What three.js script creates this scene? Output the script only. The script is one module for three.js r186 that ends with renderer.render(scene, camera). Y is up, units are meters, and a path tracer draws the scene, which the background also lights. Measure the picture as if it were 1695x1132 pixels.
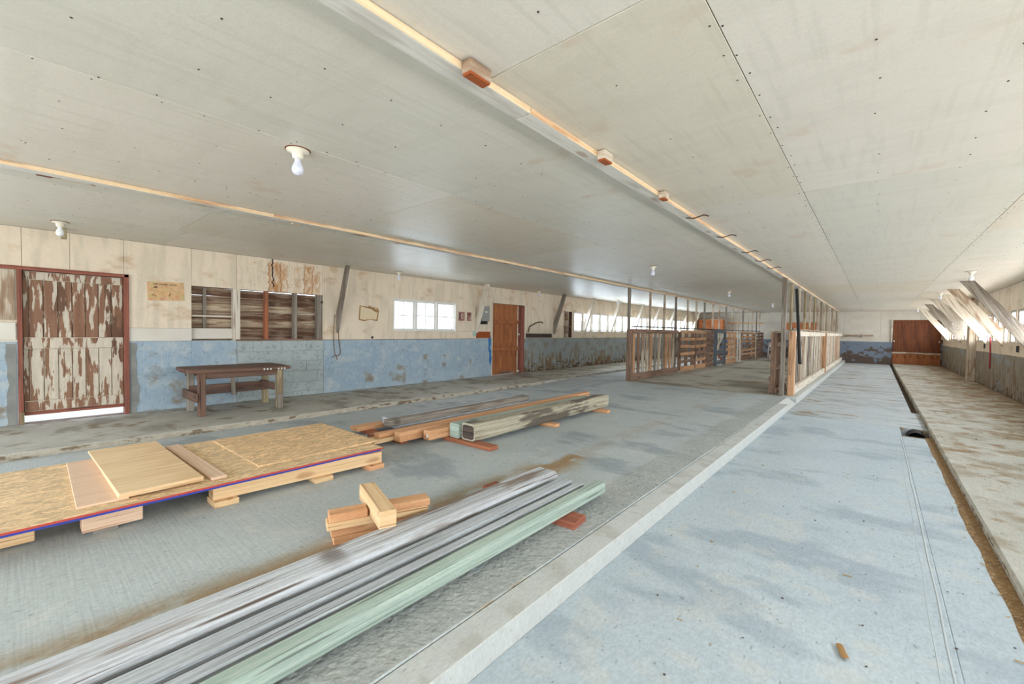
import * as THREE from 'three';
import { mergeGeometries } from 'three/addons/utils/BufferGeometryUtils.js';
import { RectAreaLightUniformsLib } from 'three/addons/lights/RectAreaLightUniformsLib.js';

// ---------------------------------------------------------------- camera, sky, daylight, exposure
const scene = new THREE.Scene();
const camera = new THREE.PerspectiveCamera(2 * Math.atan(566 / 703.77) * 180 / Math.PI, 1695 / 1132, 0.05, 300);
camera.position.set(0, 1.205, 0);
camera.rotation.set(-0.028587, 0.70829, 0.016469, 'YXZ');
scene.add(camera);
const renderer = new THREE.WebGLRenderer({ antialias: true });
renderer.toneMapping = THREE.LinearToneMapping;
renderer.toneMappingExposure = 1.62;
renderer.shadowMap.enabled = true;
scene.background = new THREE.Color().setRGB(2.3, 2.6, 3.0);
RectAreaLightUniformsLib.init();
const SKY = new THREE.Color().setRGB(0.78, 0.92, 1.06), YARD = new THREE.Color().setRGB(1.0, 0.935, 0.85);
function daylight(colour, w, h, intensity, at, to) {   // what is seen through an opening, the size of that opening: the sky, and the sunlit pale yard below it
  const l = new THREE.RectAreaLight(colour, intensity, w, h);
  l.position.set(...at); l.lookAt(...to); scene.add(l); return l;
}
daylight(SKY, 14.0, 0.34, 12, [2.3, 1.58, -4.6], [-5, 1.0, -4.6]);        // right window row, near half
daylight(YARD, 14.0, 0.34, 11, [2.3, 1.26, -4.6], [-5, 3.2, -4.6]);
daylight(SKY, 11.6, 0.34, 10, [2.3, 1.58, -17.6], [-5, 0.4, -17.6]);      // right window row, far half
daylight(YARD, 11.6, 0.34, 12, [2.3, 1.26, -17.6], [-5, 3.6, -17.6]);
daylight(SKY, 1.6, 0.6, 5, [-7.5, 1.46, -5.65], [0, 1.6, -5.65]);       // left three windows
daylight(SKY, 11.2, 0.58, 16, [-7.5, 1.5, -17.0], [0, 1.9, -17.0]);       // left far window row
daylight(SKY, 3.0, 1.5, 3, [-7.5, 1.35, 2.3], [0, 1.6, 0.6]);           // added unseen opening in the left wall, put in to brighten the left side
daylight(SKY, 5.4, 1.0, 4, [-2.0, 1.6, 4.6], [-2.4, 1.2, -5]);            // open barn doorway behind the photographer
daylight(YARD, 5.4, 1.0, 5, [-2.0, 0.6, 4.6], [-2.4, 2.4, -5]);

// ---------------------------------------------------------------- noise and textures
let rs = 7;
const rnd = () => { rs = (rs + 0x6d2b79f5) | 0; let t = Math.imul(rs ^ (rs >>> 15), 1 | rs); t = (t + Math.imul(t ^ (t >>> 7), 61 | t)) ^ t; return ((t ^ (t >>> 14)) >>> 0) / 4294967296; };
const rr = (a, b) => a + (b - a) * rnd();
const hsh = (x, y, s) => { let h = Math.imul(x, 374761393) ^ Math.imul(y, 668265263) ^ Math.imul(s, 1442695041); h = Math.imul(h ^ (h >>> 13), 1274126177); return ((h ^ (h >>> 16)) >>> 0) / 4294967296; };
function vn(x, y, px, py, s) {
  const xi = Math.floor(x), yi = Math.floor(y); let fx = x - xi, fy = y - yi;
  fx = fx * fx * (3 - 2 * fx); fy = fy * fy * (3 - 2 * fy);
  const x0 = ((xi % px) + px) % px, x1 = (x0 + 1) % px, y0 = ((yi % py) + py) % py, y1 = (y0 + 1) % py;
  const a = hsh(x0, y0, s), b = hsh(x1, y0, s), c = hsh(x0, y1, s), d = hsh(x1, y1, s);
  return a + (b - a) * fx + (c - a + (a - b - c + d) * fx) * fy;
}
function fb(u, v, fx, fy, o, s) { let t = 0, a = 0.5, n = 0; for (let i = 0; i < o; i++) { const k = 1 << i; t += a * vn(u * fx * k, v * fy * k, fx * k, fy * k, s + i * 17); n += a; a *= 0.55; } return t / n; }
const sm = (a, b, x) => { const t = Math.min(1, Math.max(0, (x - a) / (b - a))); return t * t * (3 - 2 * t); };
const mix = (a, b, t) => [a[0] + (b[0] - a[0]) * t, a[1] + (b[1] - a[1]) * t, a[2] + (b[2] - a[2]) * t];
const mul = (a, k) => [a[0] * k, a[1] * k, a[2] * k];
function tex(w, h, fn, su, sv, srgb = true) {           // su, sv: metres that one tile covers
  const d = new Uint8Array(w * h * 4);
  for (let y = 0, i = 0; y < h; y++) for (let x = 0; x < w; x++, i += 4) {
    const c = fn((x + 0.5) / w, (y + 0.5) / h);
    if (c.length) { d[i] = Math.max(0, Math.min(255, c[0])); d[i + 1] = Math.max(0, Math.min(255, c[1])); d[i + 2] = Math.max(0, Math.min(255, c[2])); } else d[i] = d[i + 1] = d[i + 2] = Math.max(0, Math.min(255, c * 255));
    d[i + 3] = 255;
  }
  const t = new THREE.DataTexture(d, w, h); if (srgb) t.colorSpace = THREE.SRGBColorSpace;
  return fit(t, su, sv);
}
function fit(t, su, sv, u0 = 0, v0 = 0) { t.magFilter = t.minFilter = THREE.LinearFilter; t.wrapS = t.wrapT = THREE.RepeatWrapping; t.repeat.set(1 / su, 1 / sv); t.offset.set(-u0 / su, -v0 / sv); t.needsUpdate = true; return t; }
function paint(w, h, fn, su, sv, u0, v0) { const c = document.createElement('canvas'); c.width = w; c.height = h; fn(c.getContext('2d'), w, h); const t = new THREE.CanvasTexture(c); t.colorSpace = THREE.SRGBColorSpace; return fit(t, su, sv, u0, v0); }
const mat = (o) => new THREE.MeshStandardMaterial({ roughness: 0.85, ...o });

// grain of sawn wood: u runs along the length, 2.4 m x 0.4 m
const woodGrain = (seed) => (u, v) => 0.55 * fb(u, v, 3, 48, 3, seed) + 0.3 * fb(u, v, 8, 110, 2, seed + 5) + 0.15 * fb(u, v, 160, 160, 1, seed + 9);
function wood(c0, c1, dark, seed, { knots = 0.5, stain = 0, stainC = [90, 70, 55] } = {}) {
  const g = woodGrain(seed);
  return tex(1024, 256, (u, v) => {
    const n = g(u, v); let c = mix(c0, c1, sm(0.3, 0.72, n));
    const cr = fb(u, v, 4, 40, 2, seed + 31); if (cr > 0.72) c = mix(c, dark, sm(0.72, 0.85, cr) * 0.8);
    const k = vn(u * 9, v * 4, 9, 4, seed + 77); if (k > 0.86) c = mix(c, dark, sm(0.86, 0.97, k) * knots);
    if (stain) { const s = fb(u, v, 5, 5, 4, seed + 51); c = mix(c, stainC, sm(0.5, 0.68, s) * stain); }
    return c;
  }, 2.4, 0.4);
}
const grainBump = tex(1024, 256, (u, v) => woodGrain(3)(u, v), 2.4, 0.4, false);
const fineBump = tex(512, 512, (u, v) => fb(u, v, 40, 40, 4, 91), 0.8, 0.8, false);
const W = (t, o = {}) => mat({ map: t, bumpMap: grainBump, bumpScale: 0.0015, ...o });
const M = {};
M.fir = W(wood([222, 172, 128], [200, 144, 100], [130, 80, 50], 11));
M.firPale = W(wood([226, 194, 150], [212, 174, 128], [150, 105, 70], 12));
M.firRed = W(wood([178, 112, 78], [150, 88, 60], [95, 52, 36], 13, { stain: 0.3 }));
M.blockRed = W(wood([165, 100, 76], [138, 78, 58], [80, 45, 36], 14));
M.gray = W(wood([190, 194, 196], [152, 156, 158], [74, 72, 70], 15, { stain: 0.2, stainC: [124, 124, 122] }), { bumpScale: 0.004 });
M.grayBrown = W(wood([158, 150, 138], [122, 112, 100], [58, 50, 44], 16, { stain: 0.4 }));
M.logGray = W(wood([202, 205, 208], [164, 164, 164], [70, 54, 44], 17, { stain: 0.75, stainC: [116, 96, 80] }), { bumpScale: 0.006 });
M.green = W(wood([182, 194, 180], [146, 164, 152], [84, 92, 82], 18, { stain: 0.2, stainC: [134, 148, 140] }), { bumpScale: 0.003 });
M.tie = W(wood([196, 188, 164], [146, 138, 118], [58, 50, 44], 19, { stain: 0.7, stainC: [72, 62, 54] }), { bumpScale: 0.008 });
M.tieDark = W(wood([92, 78, 68], [60, 50, 46], [26, 22, 22], 20), { bumpScale: 0.006 });
M.bench = W(wood([128, 98, 80], [96, 70, 58], [48, 36, 32], 21, { stain: 0.4, stainC: [84, 72, 70] }));
M.benchPale = W(wood([176, 162, 126], [140, 124, 96], [80, 62, 48], 22, { stain: 0.4 }));
M.pallet = W(wood([214, 170, 130], [184, 138, 102], [98, 70, 54], 23, { stain: 0.35 }));
M.palletDark = W(wood([160, 128, 106], [124, 98, 82], [62, 48, 42], 24, { stain: 0.5 }));
M.whiteWood = W(wood([222, 214, 200], [204, 192, 174], [120, 86, 62], 25, { stain: 0.3, stainC: [170, 136, 106] }));
M.whiteDirty = W(wood([206, 194, 176], [176, 158, 136], [96, 70, 52], 26, { stain: 0.65, stainC: [128, 96, 72] }));
M.ceilTrim = W(wood([222, 218, 210], [208, 203, 194], [150, 120, 96], 27, { stain: 0.15 }));
M.trimEdge = W(wood([232, 208, 172], [216, 180, 138], [130, 86, 58], 28, { stain: 0.45, stainC: [166, 112, 76] }));
M.jamb = W(wood([158, 96, 78], [128, 74, 60], [76, 42, 36], 29, { stain: 0.3 }));
M.siding = W(wood([176, 156, 132], [110, 84, 66], [52, 36, 28], 30, { stain: 0.85, stainC: [96, 64, 46] }), { bumpScale: 0.004 });
M.sidingPale = W(wood([206, 190, 164], [158, 134, 108], [62, 42, 32], 38, { stain: 0.8, stainC: [118, 84, 60] }), { bumpScale: 0.004 });
M.grayPaint = W(wood([104, 112, 118], [84, 92, 98], [52, 50, 50], 31, { stain: 0.2 }));
M.brownPly = W(wood([176, 112, 66], [148, 86, 48], [84, 46, 28], 32, { stain: 0.35, stainC: [116, 66, 40] }));
M.rustDoor = W(wood([128, 74, 42], [96, 52, 30], [58, 30, 20], 33, { stain: 0.5, stainC: [74, 40, 26] }));
M.orangeBox = W(wood([206, 132, 84], [186, 110, 66], [120, 66, 42], 34));

// paint and concrete
const ceilTex = tex(1024, 1024, (u, v) => {
  let c = mix([227, 221, 210], [219, 212, 199], fb(u, v, 4, 4, 4, 201));
  c = mix(c, [206, 201, 187], sm(0.5, 0.8, fb(u, v, 90, 6, 3, 210)) * 0.4);
  c = mix(c, [198, 192, 178], sm(0.55, 0.7, fb(u, v, 7, 30, 4, 228)) * 0.14);
  c = mix(c, [206, 184, 164], sm(0.68, 0.8, fb(u, v, 6, 10, 4, 222)) * 0.4);
  return mul(c, 0.985 + 0.03 * vn(u * 400, v * 400, 400, 400, 4));
}, 2.6, 2.6);
M.ceil = [0, 1, 2].map((i) => mat({ map: ceilTex, color: [0xffffff, 0xfaf8f2, 0xf8fbfa][i], roughness: 0.42, bumpMap: fineBump, bumpScale: 0.0006 }));
M.core = mat({ color: 0x5a4232, roughness: 0.95 });
const creamFn = (seed, dirt) => (u, v) => {
  let c = mix([230, 214, 192], [220, 202, 178], fb(u, v, 6, 4, 4, seed));
  c = mix(c, [198, 186, 164], sm(0.45, 0.75, fb(u, v, 60, 5, 3, seed + 3)) * 0.5);
  c = mix(c, [188, 154, 118], sm(0.62 - dirt, 0.85, fb(u, v, 16, 12, 6, seed + 8)) * 0.6);
  return mul(c, 0.98 + 0.04 * vn(u * 500, v * 250, 500, 250, seed));
};
M.cream = mat({ map: tex(1024, 512, creamFn(301, 0), 4.8, 2.4), roughness: 0.7, bumpMap: fineBump, bumpScale: 0.0006 });
M.creamDirty = mat({ map: tex(1024, 512, creamFn(331, 0.13), 4.8, 2.4), roughness: 0.75, bumpMap: fineBump, bumpScale: 0.001 });
M.white = mat({ color: 0xdcdad2, roughness: 0.55 });
M.whitePanel = mat({ map: tex(512, 256, (u, v) => mix([222, 216, 204], [206, 198, 184], fb(u, v, 10, 6, 4, 351)), 2.4, 1.2), roughness: 0.6 });
M.stainPanel = mat({ roughness: 0.75, bumpMap: fineBump, bumpScale: 0.0006, map: tex(1024, 512, (u, v) => {
  let c = creamFn(301, 0)(u, v); const wob = (fb(u, v, 3, 9, 3, 371) - 0.5) * 0.05, x = u + wob;
  const st = (x0, w, top, k) => { const e = Math.abs(x - x0) / w; c = mix(c, [176, 118, 68], (1 - sm(0.2, 1, e)) * sm(0.25, 0.6, fb(u, v, 26, 7, 4, 380)) * k * sm(0, 0.12, top - v)); c = mix(c, [158, 98, 52], (1 - sm(0.0, 0.22, Math.abs(e - 0.85))) * k * 0.8 * sm(0, 0.1, top - v)); };
  st(0.40, 0.075, 0.95, 0.85); st(0.50, 0.045, 0.9, 0.6); st(0.80, 0.06, 0.95, 0.8); st(0.90, 0.05, 0.8, 0.5); st(0.66, 0.04, 0.9, 0.3);
  const cr = Math.abs(x - 0.375 - (fb(u, v, 2, 30, 2, 390) - 0.5) * 0.02); if (cr < 0.008 && v > 0.15) c = mix(c, [40, 28, 22], 0.9);
  return c;
}, 1.31, 0.51) });
fit(M.stainPanel.map, 1.31, 0.51, 2.13, 1.74);
const blueFn = (seed, dirt) => (u, v) => {
  let c = mix([170, 186, 196], [138, 160, 178], fb(u, v, 16, 3, 4, seed));
  c = mix(c, [186, 192, 190], sm(0.45, 0.85, fb(u, v, 60, 8, 5, seed + 5)) * 0.7);
  c = mix(c, [122, 140, 154], sm(0.58, 0.8, fb(u, v, 260, 26, 4, seed + 9)) * 0.45); c = mix(c, [190, 196, 196], sm(0.55, 0.8, fb(u, v, 420, 14, 3, seed + 10)) * 0.4);
  const d = fb(u, v, 34, 5, 5, seed + 13); c = mix(c, [132, 118, 98], sm(0.56 - dirt * 0.2, 0.8 - dirt * 0.1, d - v * 0.14) * 0.85);
  if (dirt) { c = mix(c, [136, 132, 118], 0.45); c = mix(c, [122, 92, 62], sm(0.5, 0.8, fb(u, v, 160, 4, 3, seed + 21) + (0.35 - v) * 0.5) * 0.9); c = mix(c, [78, 62, 46], sm(0.55, 0.75, fb(u, v, 70, 16, 4, seed + 29) + (0.16 - v) * 0.9) * 0.9); }
  return c;
};
M.blue = mat({ map: tex(2048, 256, blueFn(401, 0), 8.9, 0.95), roughness: 0.75, bumpMap: fineBump, bumpScale: 0.003 });
fit(M.blue.map, 8.9, 0.95, -1.2, 0.05);
M.blueDirty = mat({ map: tex(2048, 256, blueFn(441, 1), 8, 0.95), roughness: 0.85, bumpMap: fineBump, bumpScale: 0.004 });
fit(M.blueDirty.map, 8, 0.95, 0, 0.05);
M.block = mat({ map: tex(512, 512, (u, v) => { let c = mix([178, 188, 188], [156, 166, 166], fb(u, v, 8, 8, 4, 461)); c = mix(c, [132, 138, 132], sm(0.6, 0.75, fb(u, v, 30, 30, 3, 466)) * 0.6); return c; }, 1.0, 1.0), roughness: 0.9, bumpMap: fineBump, bumpScale: 0.003 });
M.mortar = mat({ color: 0x9aa3a0, roughness: 0.95 });
M.plaster = mat({ map: tex(512, 256, (u, v) => mix([150, 150, 144], [124, 126, 122], fb(u, v, 12, 8, 5, 471)), 1.2, 0.6), roughness: 0.95, bumpMap: fineBump, bumpScale: 0.004 });
M.rightWain = mat({ map: tex(2048, 256, (u, v) => {
  let c = mix([152, 146, 132], [124, 112, 96], fb(u, v, 200, 3, 3, 481));
  c = mix(c, [140, 152, 160], sm(0.62, 0.72, fb(u, v, 10, 2, 3, 485)) * 0.6);
  c = mix(c, [112, 82, 56], sm(0.48, 0.72, fb(u, v, 240, 5, 3, 489) + (0.4 - v) * 0.3) * 0.8);
  c = mix(c, [70, 54, 40], sm(0.6, 0.75, fb(u, v, 120, 14, 4, 493) + (0.2 - v) * 0.7) * 0.9); return c;
}, 10, 0.95), roughness: 0.9, bumpMap: fineBump, bumpScale: 0.005 });
M.backWain = mat({ map: tex(1024, 256, (u, v) => {
  let c = mix([136, 148, 164], [116, 130, 148], fb(u, v, 12, 4, 4, 501));
  c = mix(c, [96, 78, 66], sm(0.42, 0.6, fb(u, v, 40, 8, 5, 505) + (0.5 - v) * 0.5) * 0.9); return c;
}, 6, 0.95), roughness: 0.9, bumpMap: fineBump, bumpScale: 0.004 });
// concrete floors: unique colour per slab
const broom = tex(512, 512, (u, v) => 0.6 * fb(u, v, 5, 130, 2, 511) + 0.4 * fb(u, v, 60, 60, 3, 515), 1.2, 1.2, false);
const pits = tex(512, 512, (u, v) => { const p = fb(u, v, 64, 64, 2, 521); return 0.5 * fb(u, v, 30, 30, 3, 525) + 0.5 * sm(0.25, 0.42, p); }, 1.0, 1.0, false);
function conc(w, h, su, sv, u0, v0, seed, { a = [182, 186, 182], b = [160, 166, 166], dark = [124, 132, 140], kd = 0.7, brown = 0, bc = [140, 114, 82], fx = 6, fy = 10, extra } = {}, bump = broom, bs = 0.0012) {
  const t = tex(w, h, (u, v) => {
    let c = mix(a, b, fb(u, v, fx, fy, 4, seed));
    c = mix(c, dark, sm(0.52, 0.72, fb(u, v, fx, fy * 2, 5, seed + 7)) * kd);
    c = mix(c, [196, 196, 188], sm(0.6, 0.75, fb(u, v, fx * 3, fy * 4, 4, seed + 11)) * 0.4);
    if (brown) c = mix(c, bc, sm(0.62 - brown * 0.2, 0.8, fb(u, v, fx * 2, fy * 3, 5, seed + 15)) * 0.8);
    if (extra) c = extra(c, u, v);
    const sp = vn(u * w / 3, v * h / 3, Math.floor(w / 3), Math.floor(h / 3), seed + 19); if (sp > 0.93) c = mul(c, 0.82);
    return mul(c, 0.95 + 0.1 * vn(u * w / 2, v * h / 2, w >> 1, h >> 1, seed + 23));
  }, su, sv);
  fit(t, su, sv, u0, v0);
  return mat({ map: t, roughness: 0.8, bumpMap: bump, bumpScale: bs });
}
// floor uv = (x, -z) in metres
M.alleyNear = conc(512, 2048, 1.6, 12, -1.05, -4, 601, { a: [186, 196, 200], b: [168, 180, 187], dark: [146, 158, 168], kd: 0.6, fx: 3, fy: 22 });
M.alleyFar = conc(256, 2048, 1.6, 16, -1.05, 8, 621, { a: [188, 194, 196], b: [172, 179, 183], dark: [148, 152, 152], fx: 3, fy: 30, brown: 0.06 });
M.slab = conc(1024, 2048, 3.3, 13, -4.31, -4.05, 641, { a: [186, 192, 190], b: [168, 175, 175], dark: [138, 147, 151], fx: 5, fy: 18, extra: (c, u, v) => {
  const x = -4.31 + u * 3.3, d = Math.exp(-((x + 1.98) ** 2) / 0.02); c = mix(c, [150, 122, 86], d * sm(0.35, 0.65, fb(u, v, 30, 60, 4, 655)) * (v < 0.56 ? 1 : 0.2));
  const g = sm(-1.5, -1.35, x + 0.2 * (fb(u, v, 10, 60, 3, 659) - 0.5)); c = mix(c, mix([176, 177, 170], [146, 149, 144], fb(u, v, 120, 480, 2, 661)), g * 0.7); return c;
} });
M.curb = conc(256, 2048, 0.3, 13, -1.2, -4.05, 671, { a: [198, 200, 196], b: [184, 186, 182], dark: [174, 172, 164], fx: 2, fy: 60 });
M.stall = conc(512, 2048, 3.3, 15.2, -4.31, 8.8, 691, { a: [194, 191, 178], b: [172, 168, 156], dark: [128, 120, 106], kd: 0.8, fx: 3, fy: 12, brown: 0.4, bc: [134, 112, 86] });
M.platR = conc(512, 2048, 1.5, 28.5, 0.53, -4.2, 711, { a: [192, 190, 180], b: [172, 168, 156], dark: [142, 128, 106], kd: 0.6, fx: 4, fy: 60, brown: 0.15, extra: (c, u, v) => mix(c, [128, 98, 66], sm(0.44, 0.74, fb(u, v, 9, 160, 6, 725) * 0.75 + u * 0.28) * 0.75) });
M.platL = conc(512, 2048, 1.6, 28.5, -7.25, -4.2, 731, { a: [190, 187, 176], b: [168, 165, 155], dark: [136, 129, 117], fx: 4, fy: 50, brown: 0.3, bc: [120, 100, 76] });
M.alleyL = conc(512, 2048, 1.45, 28.5, -5.7, -4.2, 751, { a: [188, 193, 193], b: [170, 177, 178], dark: [146, 152, 154], fx: 4, fy: 50 });
M.ramp = mat({ map: fit(M.alleyL.map.clone(), 28.5, 1.45), roughness: 0.85, bumpMap: fineBump, bumpScale: 0.002 });
M.edge = mat({ map: tex(2048, 64, (u, v) => { let c = mix([190, 182, 166], [158, 148, 130], fb(u, v, 200, 3, 4, 771)); return mix(c, [104, 86, 66], sm(0.55, 0.7, fb(u, v, 120, 3, 4, 775)) * 0.8); }, 12, 0.12), roughness: 0.9, bumpMap: fineBump, bumpScale: 0.006 });
M.dirt = mat({ map: tex(512, 512, (u, v) => { let c = mix([150, 118, 78], [116, 88, 56], fb(u, v, 20, 20, 4, 781)); return mix(c, [176, 152, 112], sm(0.62, 0.75, fb(u, v, 60, 60, 2, 785)) * 0.7); }, 0.6, 0.6), roughness: 1, bumpMap: pits, bumpScale: 0.006 });
M.darkMud = mat({ color: 0x4d3c2c, roughness: 1, bumpMap: pits, bumpScale: 0.004 });
M.ridge = mat({ color: 0xb9bfbf, roughness: 0.9 });
M.ground = mat({ map: tex(256, 256, (u, v) => mix([206, 204, 194], [176, 174, 160], fb(u, v, 20, 20, 4, 791)), 4, 4), roughness: 1 });
M.straw = mat({ color: 0xa98a58, roughness: 1 });
M.mudBit = mat({ color: 0x4a3a2c, roughness: 1 });
M.nail = mat({ color: 0x33302c, roughness: 0.7 });
M.iron = mat({ color: 0x5c4436, roughness: 0.7, metalness: 0.4 });
M.blackIron = mat({ color: 0x33312f, roughness: 0.6, metalness: 0.4 });
M.rust = mat({ color: 0x9a4e22, roughness: 1, bumpMap: pits, bumpScale: 0.004 });
M.porcelain = mat({ color: 0xe8e0cc, roughness: 0.3 });
M.bulb = new THREE.MeshPhysicalMaterial({ color: 0xd7d8e6, roughness: 0.18, clearcoat: 0.6 });
M.bulbClear = new THREE.MeshPhysicalMaterial({ color: 0xeef0ee, roughness: 0.1, clearcoat: 0.6 });
M.glass = new THREE.MeshPhysicalMaterial({ color: 0xffffff, roughness: 0.02, transmission: 1, thickness: 0, ior: 1.45 });
M.boxGray = mat({ color: 0x8f8f8a, roughness: 0.5, metalness: 0.2 });
M.black = mat({ color: 0x1d1a18, roughness: 0.8 });
M.bluePaint = mat({ color: 0x1f6fb0, roughness: 0.5 });
M.redEdge = mat({ color: 0xb5463a, roughness: 0.8 });
M.blueEdge = mat({ color: 0x2f3f9c, roughness: 0.8 });
M.redPipe = mat({ color: 0x9c3038, roughness: 0.7 });
M.wire = mat({ color: 0x7a5a44, roughness: 0.8 });
M.osb = mat({ roughness: 0.85, bumpMap: fineBump, bumpScale: 0.002, map: paint(1024, 1024, (g, w, h) => {
  g.fillStyle = 'rgb(222,188,142)'; g.fillRect(0, 0, w, h);
  for (let i = 0; i < 5200; i++) { const l = rr(30, 90), b = rr(6, 18), k = rr(0.84, 1.1), x = rr(0, w), y = rr(0, h), a = rr(-0.7, 0.7); for (const [ox, oy] of [[0, 0], [w, 0], [0, h], [-w, 0], [0, -h]]) { g.save(); g.translate(x + ox, y + oy); g.rotate(a); g.fillStyle = `rgb(${Math.min(250, 226 * k) | 0},${(194 * k) | 0},${(150 * k) | 0})`; g.fillRect(-l / 2, -b / 2, l, b); g.strokeStyle = 'rgba(150,112,74,0.22)'; g.strokeRect(-l / 2, -b / 2, l, b); g.restore(); } }
}, 1.2, 1.2) });
M.osbPale = M.osb.clone(); M.osbPale.color = new THREE.Color(1.0, 0.95, 0.9);
M.plyTop = W(wood([232, 204, 162], [222, 188, 144], [196, 156, 112], 35, { knots: 0.3, stain: 0.25, stainC: [190, 146, 98] }));
M.plyPink = W(wood([226, 196, 168], [214, 178, 148], [170, 124, 96], 36, { knots: 0.4 }));
M.sheetPaint = mat({ map: tex(512, 512, (u, v) => { const n = fb(u, v, 8, 8, 5, 811); let c = mix([140, 88, 58], [110, 64, 42], n); return mix(c, [206, 198, 180], sm(0.5, 0.58, fb(u, v, 14, 6, 5, 815)) * 0.95); }, 1.0, 1.0), roughness: 0.85, bumpMap: fineBump, bumpScale: 0.003 });
const peel = (seed, k) => tex(512, 1024, (u, v) => {                       // old cream paint flaking off brown boards
  let c = mix([152, 116, 92], [122, 86, 66], fb(u, v, 60, 4, 3, seed));
  c = mix(c, [84, 60, 44], sm(0.55, 0.7, fb(u, v, 12, 4, 4, seed + 4)) * 0.6);
  const m = fb(u, v, 30, 9, 6, seed + 9); return mix(c, mix([224, 216, 198], [190, 180, 162], fb(u, v, 50, 16, 4, seed + 13)), sm(k, k + 0.07, m) * 0.92);
}, 1.0, 1.9);
M.peelA = mat({ map: peel(821, 0.53), roughness: 0.85, bumpMap: fineBump, bumpScale: 0.003 });
M.peelB = mat({ map: peel(841, 0.44), roughness: 0.85, bumpMap: fineBump, bumpScale: 0.003 });
M.poster = mat({ roughness: 0.9, map: paint(512, 320, (g, w, h) => {
  g.fillStyle = 'rgb(214,178,134)'; g.fillRect(0, 0, w, h);
  for (let i = 0; i < 260; i++) { g.fillStyle = `rgba(${rr(150, 225) | 0},${rr(110, 185) | 0},${rr(70, 140) | 0},0.12)`; g.beginPath(); g.arc(rr(0, w), rr(0, h), rr(6, 40), 0, 7); g.fill(); }
  g.fillStyle = 'rgb(36,24,16)'; for (const [x0, n] of [[78, 6], [168, 9], [300, 9]]) for (let i = 0; i < n; i++) { g.fillRect(x0 + i * 12, 34 + x0 * 0.03, 5, 22); g.fillRect(x0 + i * 12, 34 + (i % 3) * 8 + x0 * 0.03, 10, 6); }
  g.fillStyle = 'rgb(96,66,44)'; g.beginPath(); g.arc(112, 104, 24, Math.PI, 0); g.fill(); g.fillRect(74, 102, 72, 8);
  g.fillStyle = 'rgba(140,92,48,0.8)'; for (const [x, y] of [[80, 224], [62, 232], [104, 244], [300, 220], [294, 240], [310, 206]]) { g.beginPath(); g.ellipse(x, y, 14, 10, 0.4, 0, 7); g.fill(); }
}, 0.39, 0.25) });
M.paperBrown = mat({ color: 0x9c7446, roughness: 0.95, side: THREE.DoubleSide });
M.paper = mat({ color: 0xd9c7a4, roughness: 0.9 });
M.picture = [0, 1].map((k) => mat({ roughness: 0.6, map: paint(128, 160, (g) => { g.fillStyle = 'rgb(150,104,92)'; g.fillRect(0, 0, 128, 160); g.fillStyle = 'rgb(90,62,56)'; g.fillRect(k ? 20 : 14, 20, k ? 88 : 30, k ? 34 : 120); g.fillStyle = 'rgb(198,168,154)'; g.beginPath(); g.ellipse(k ? 70 : 78, k ? 100 : 80, k ? 18 : 28, k ? 40 : 52, 0, 0, 7); g.fill(); g.fillStyle = 'rgb(112,74,66)'; g.beginPath(); g.ellipse(k ? 64 : 82, 84, 10, 30, 0.2, 0, 7); g.fill(); }, 0.17, 0.2) }));

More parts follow.
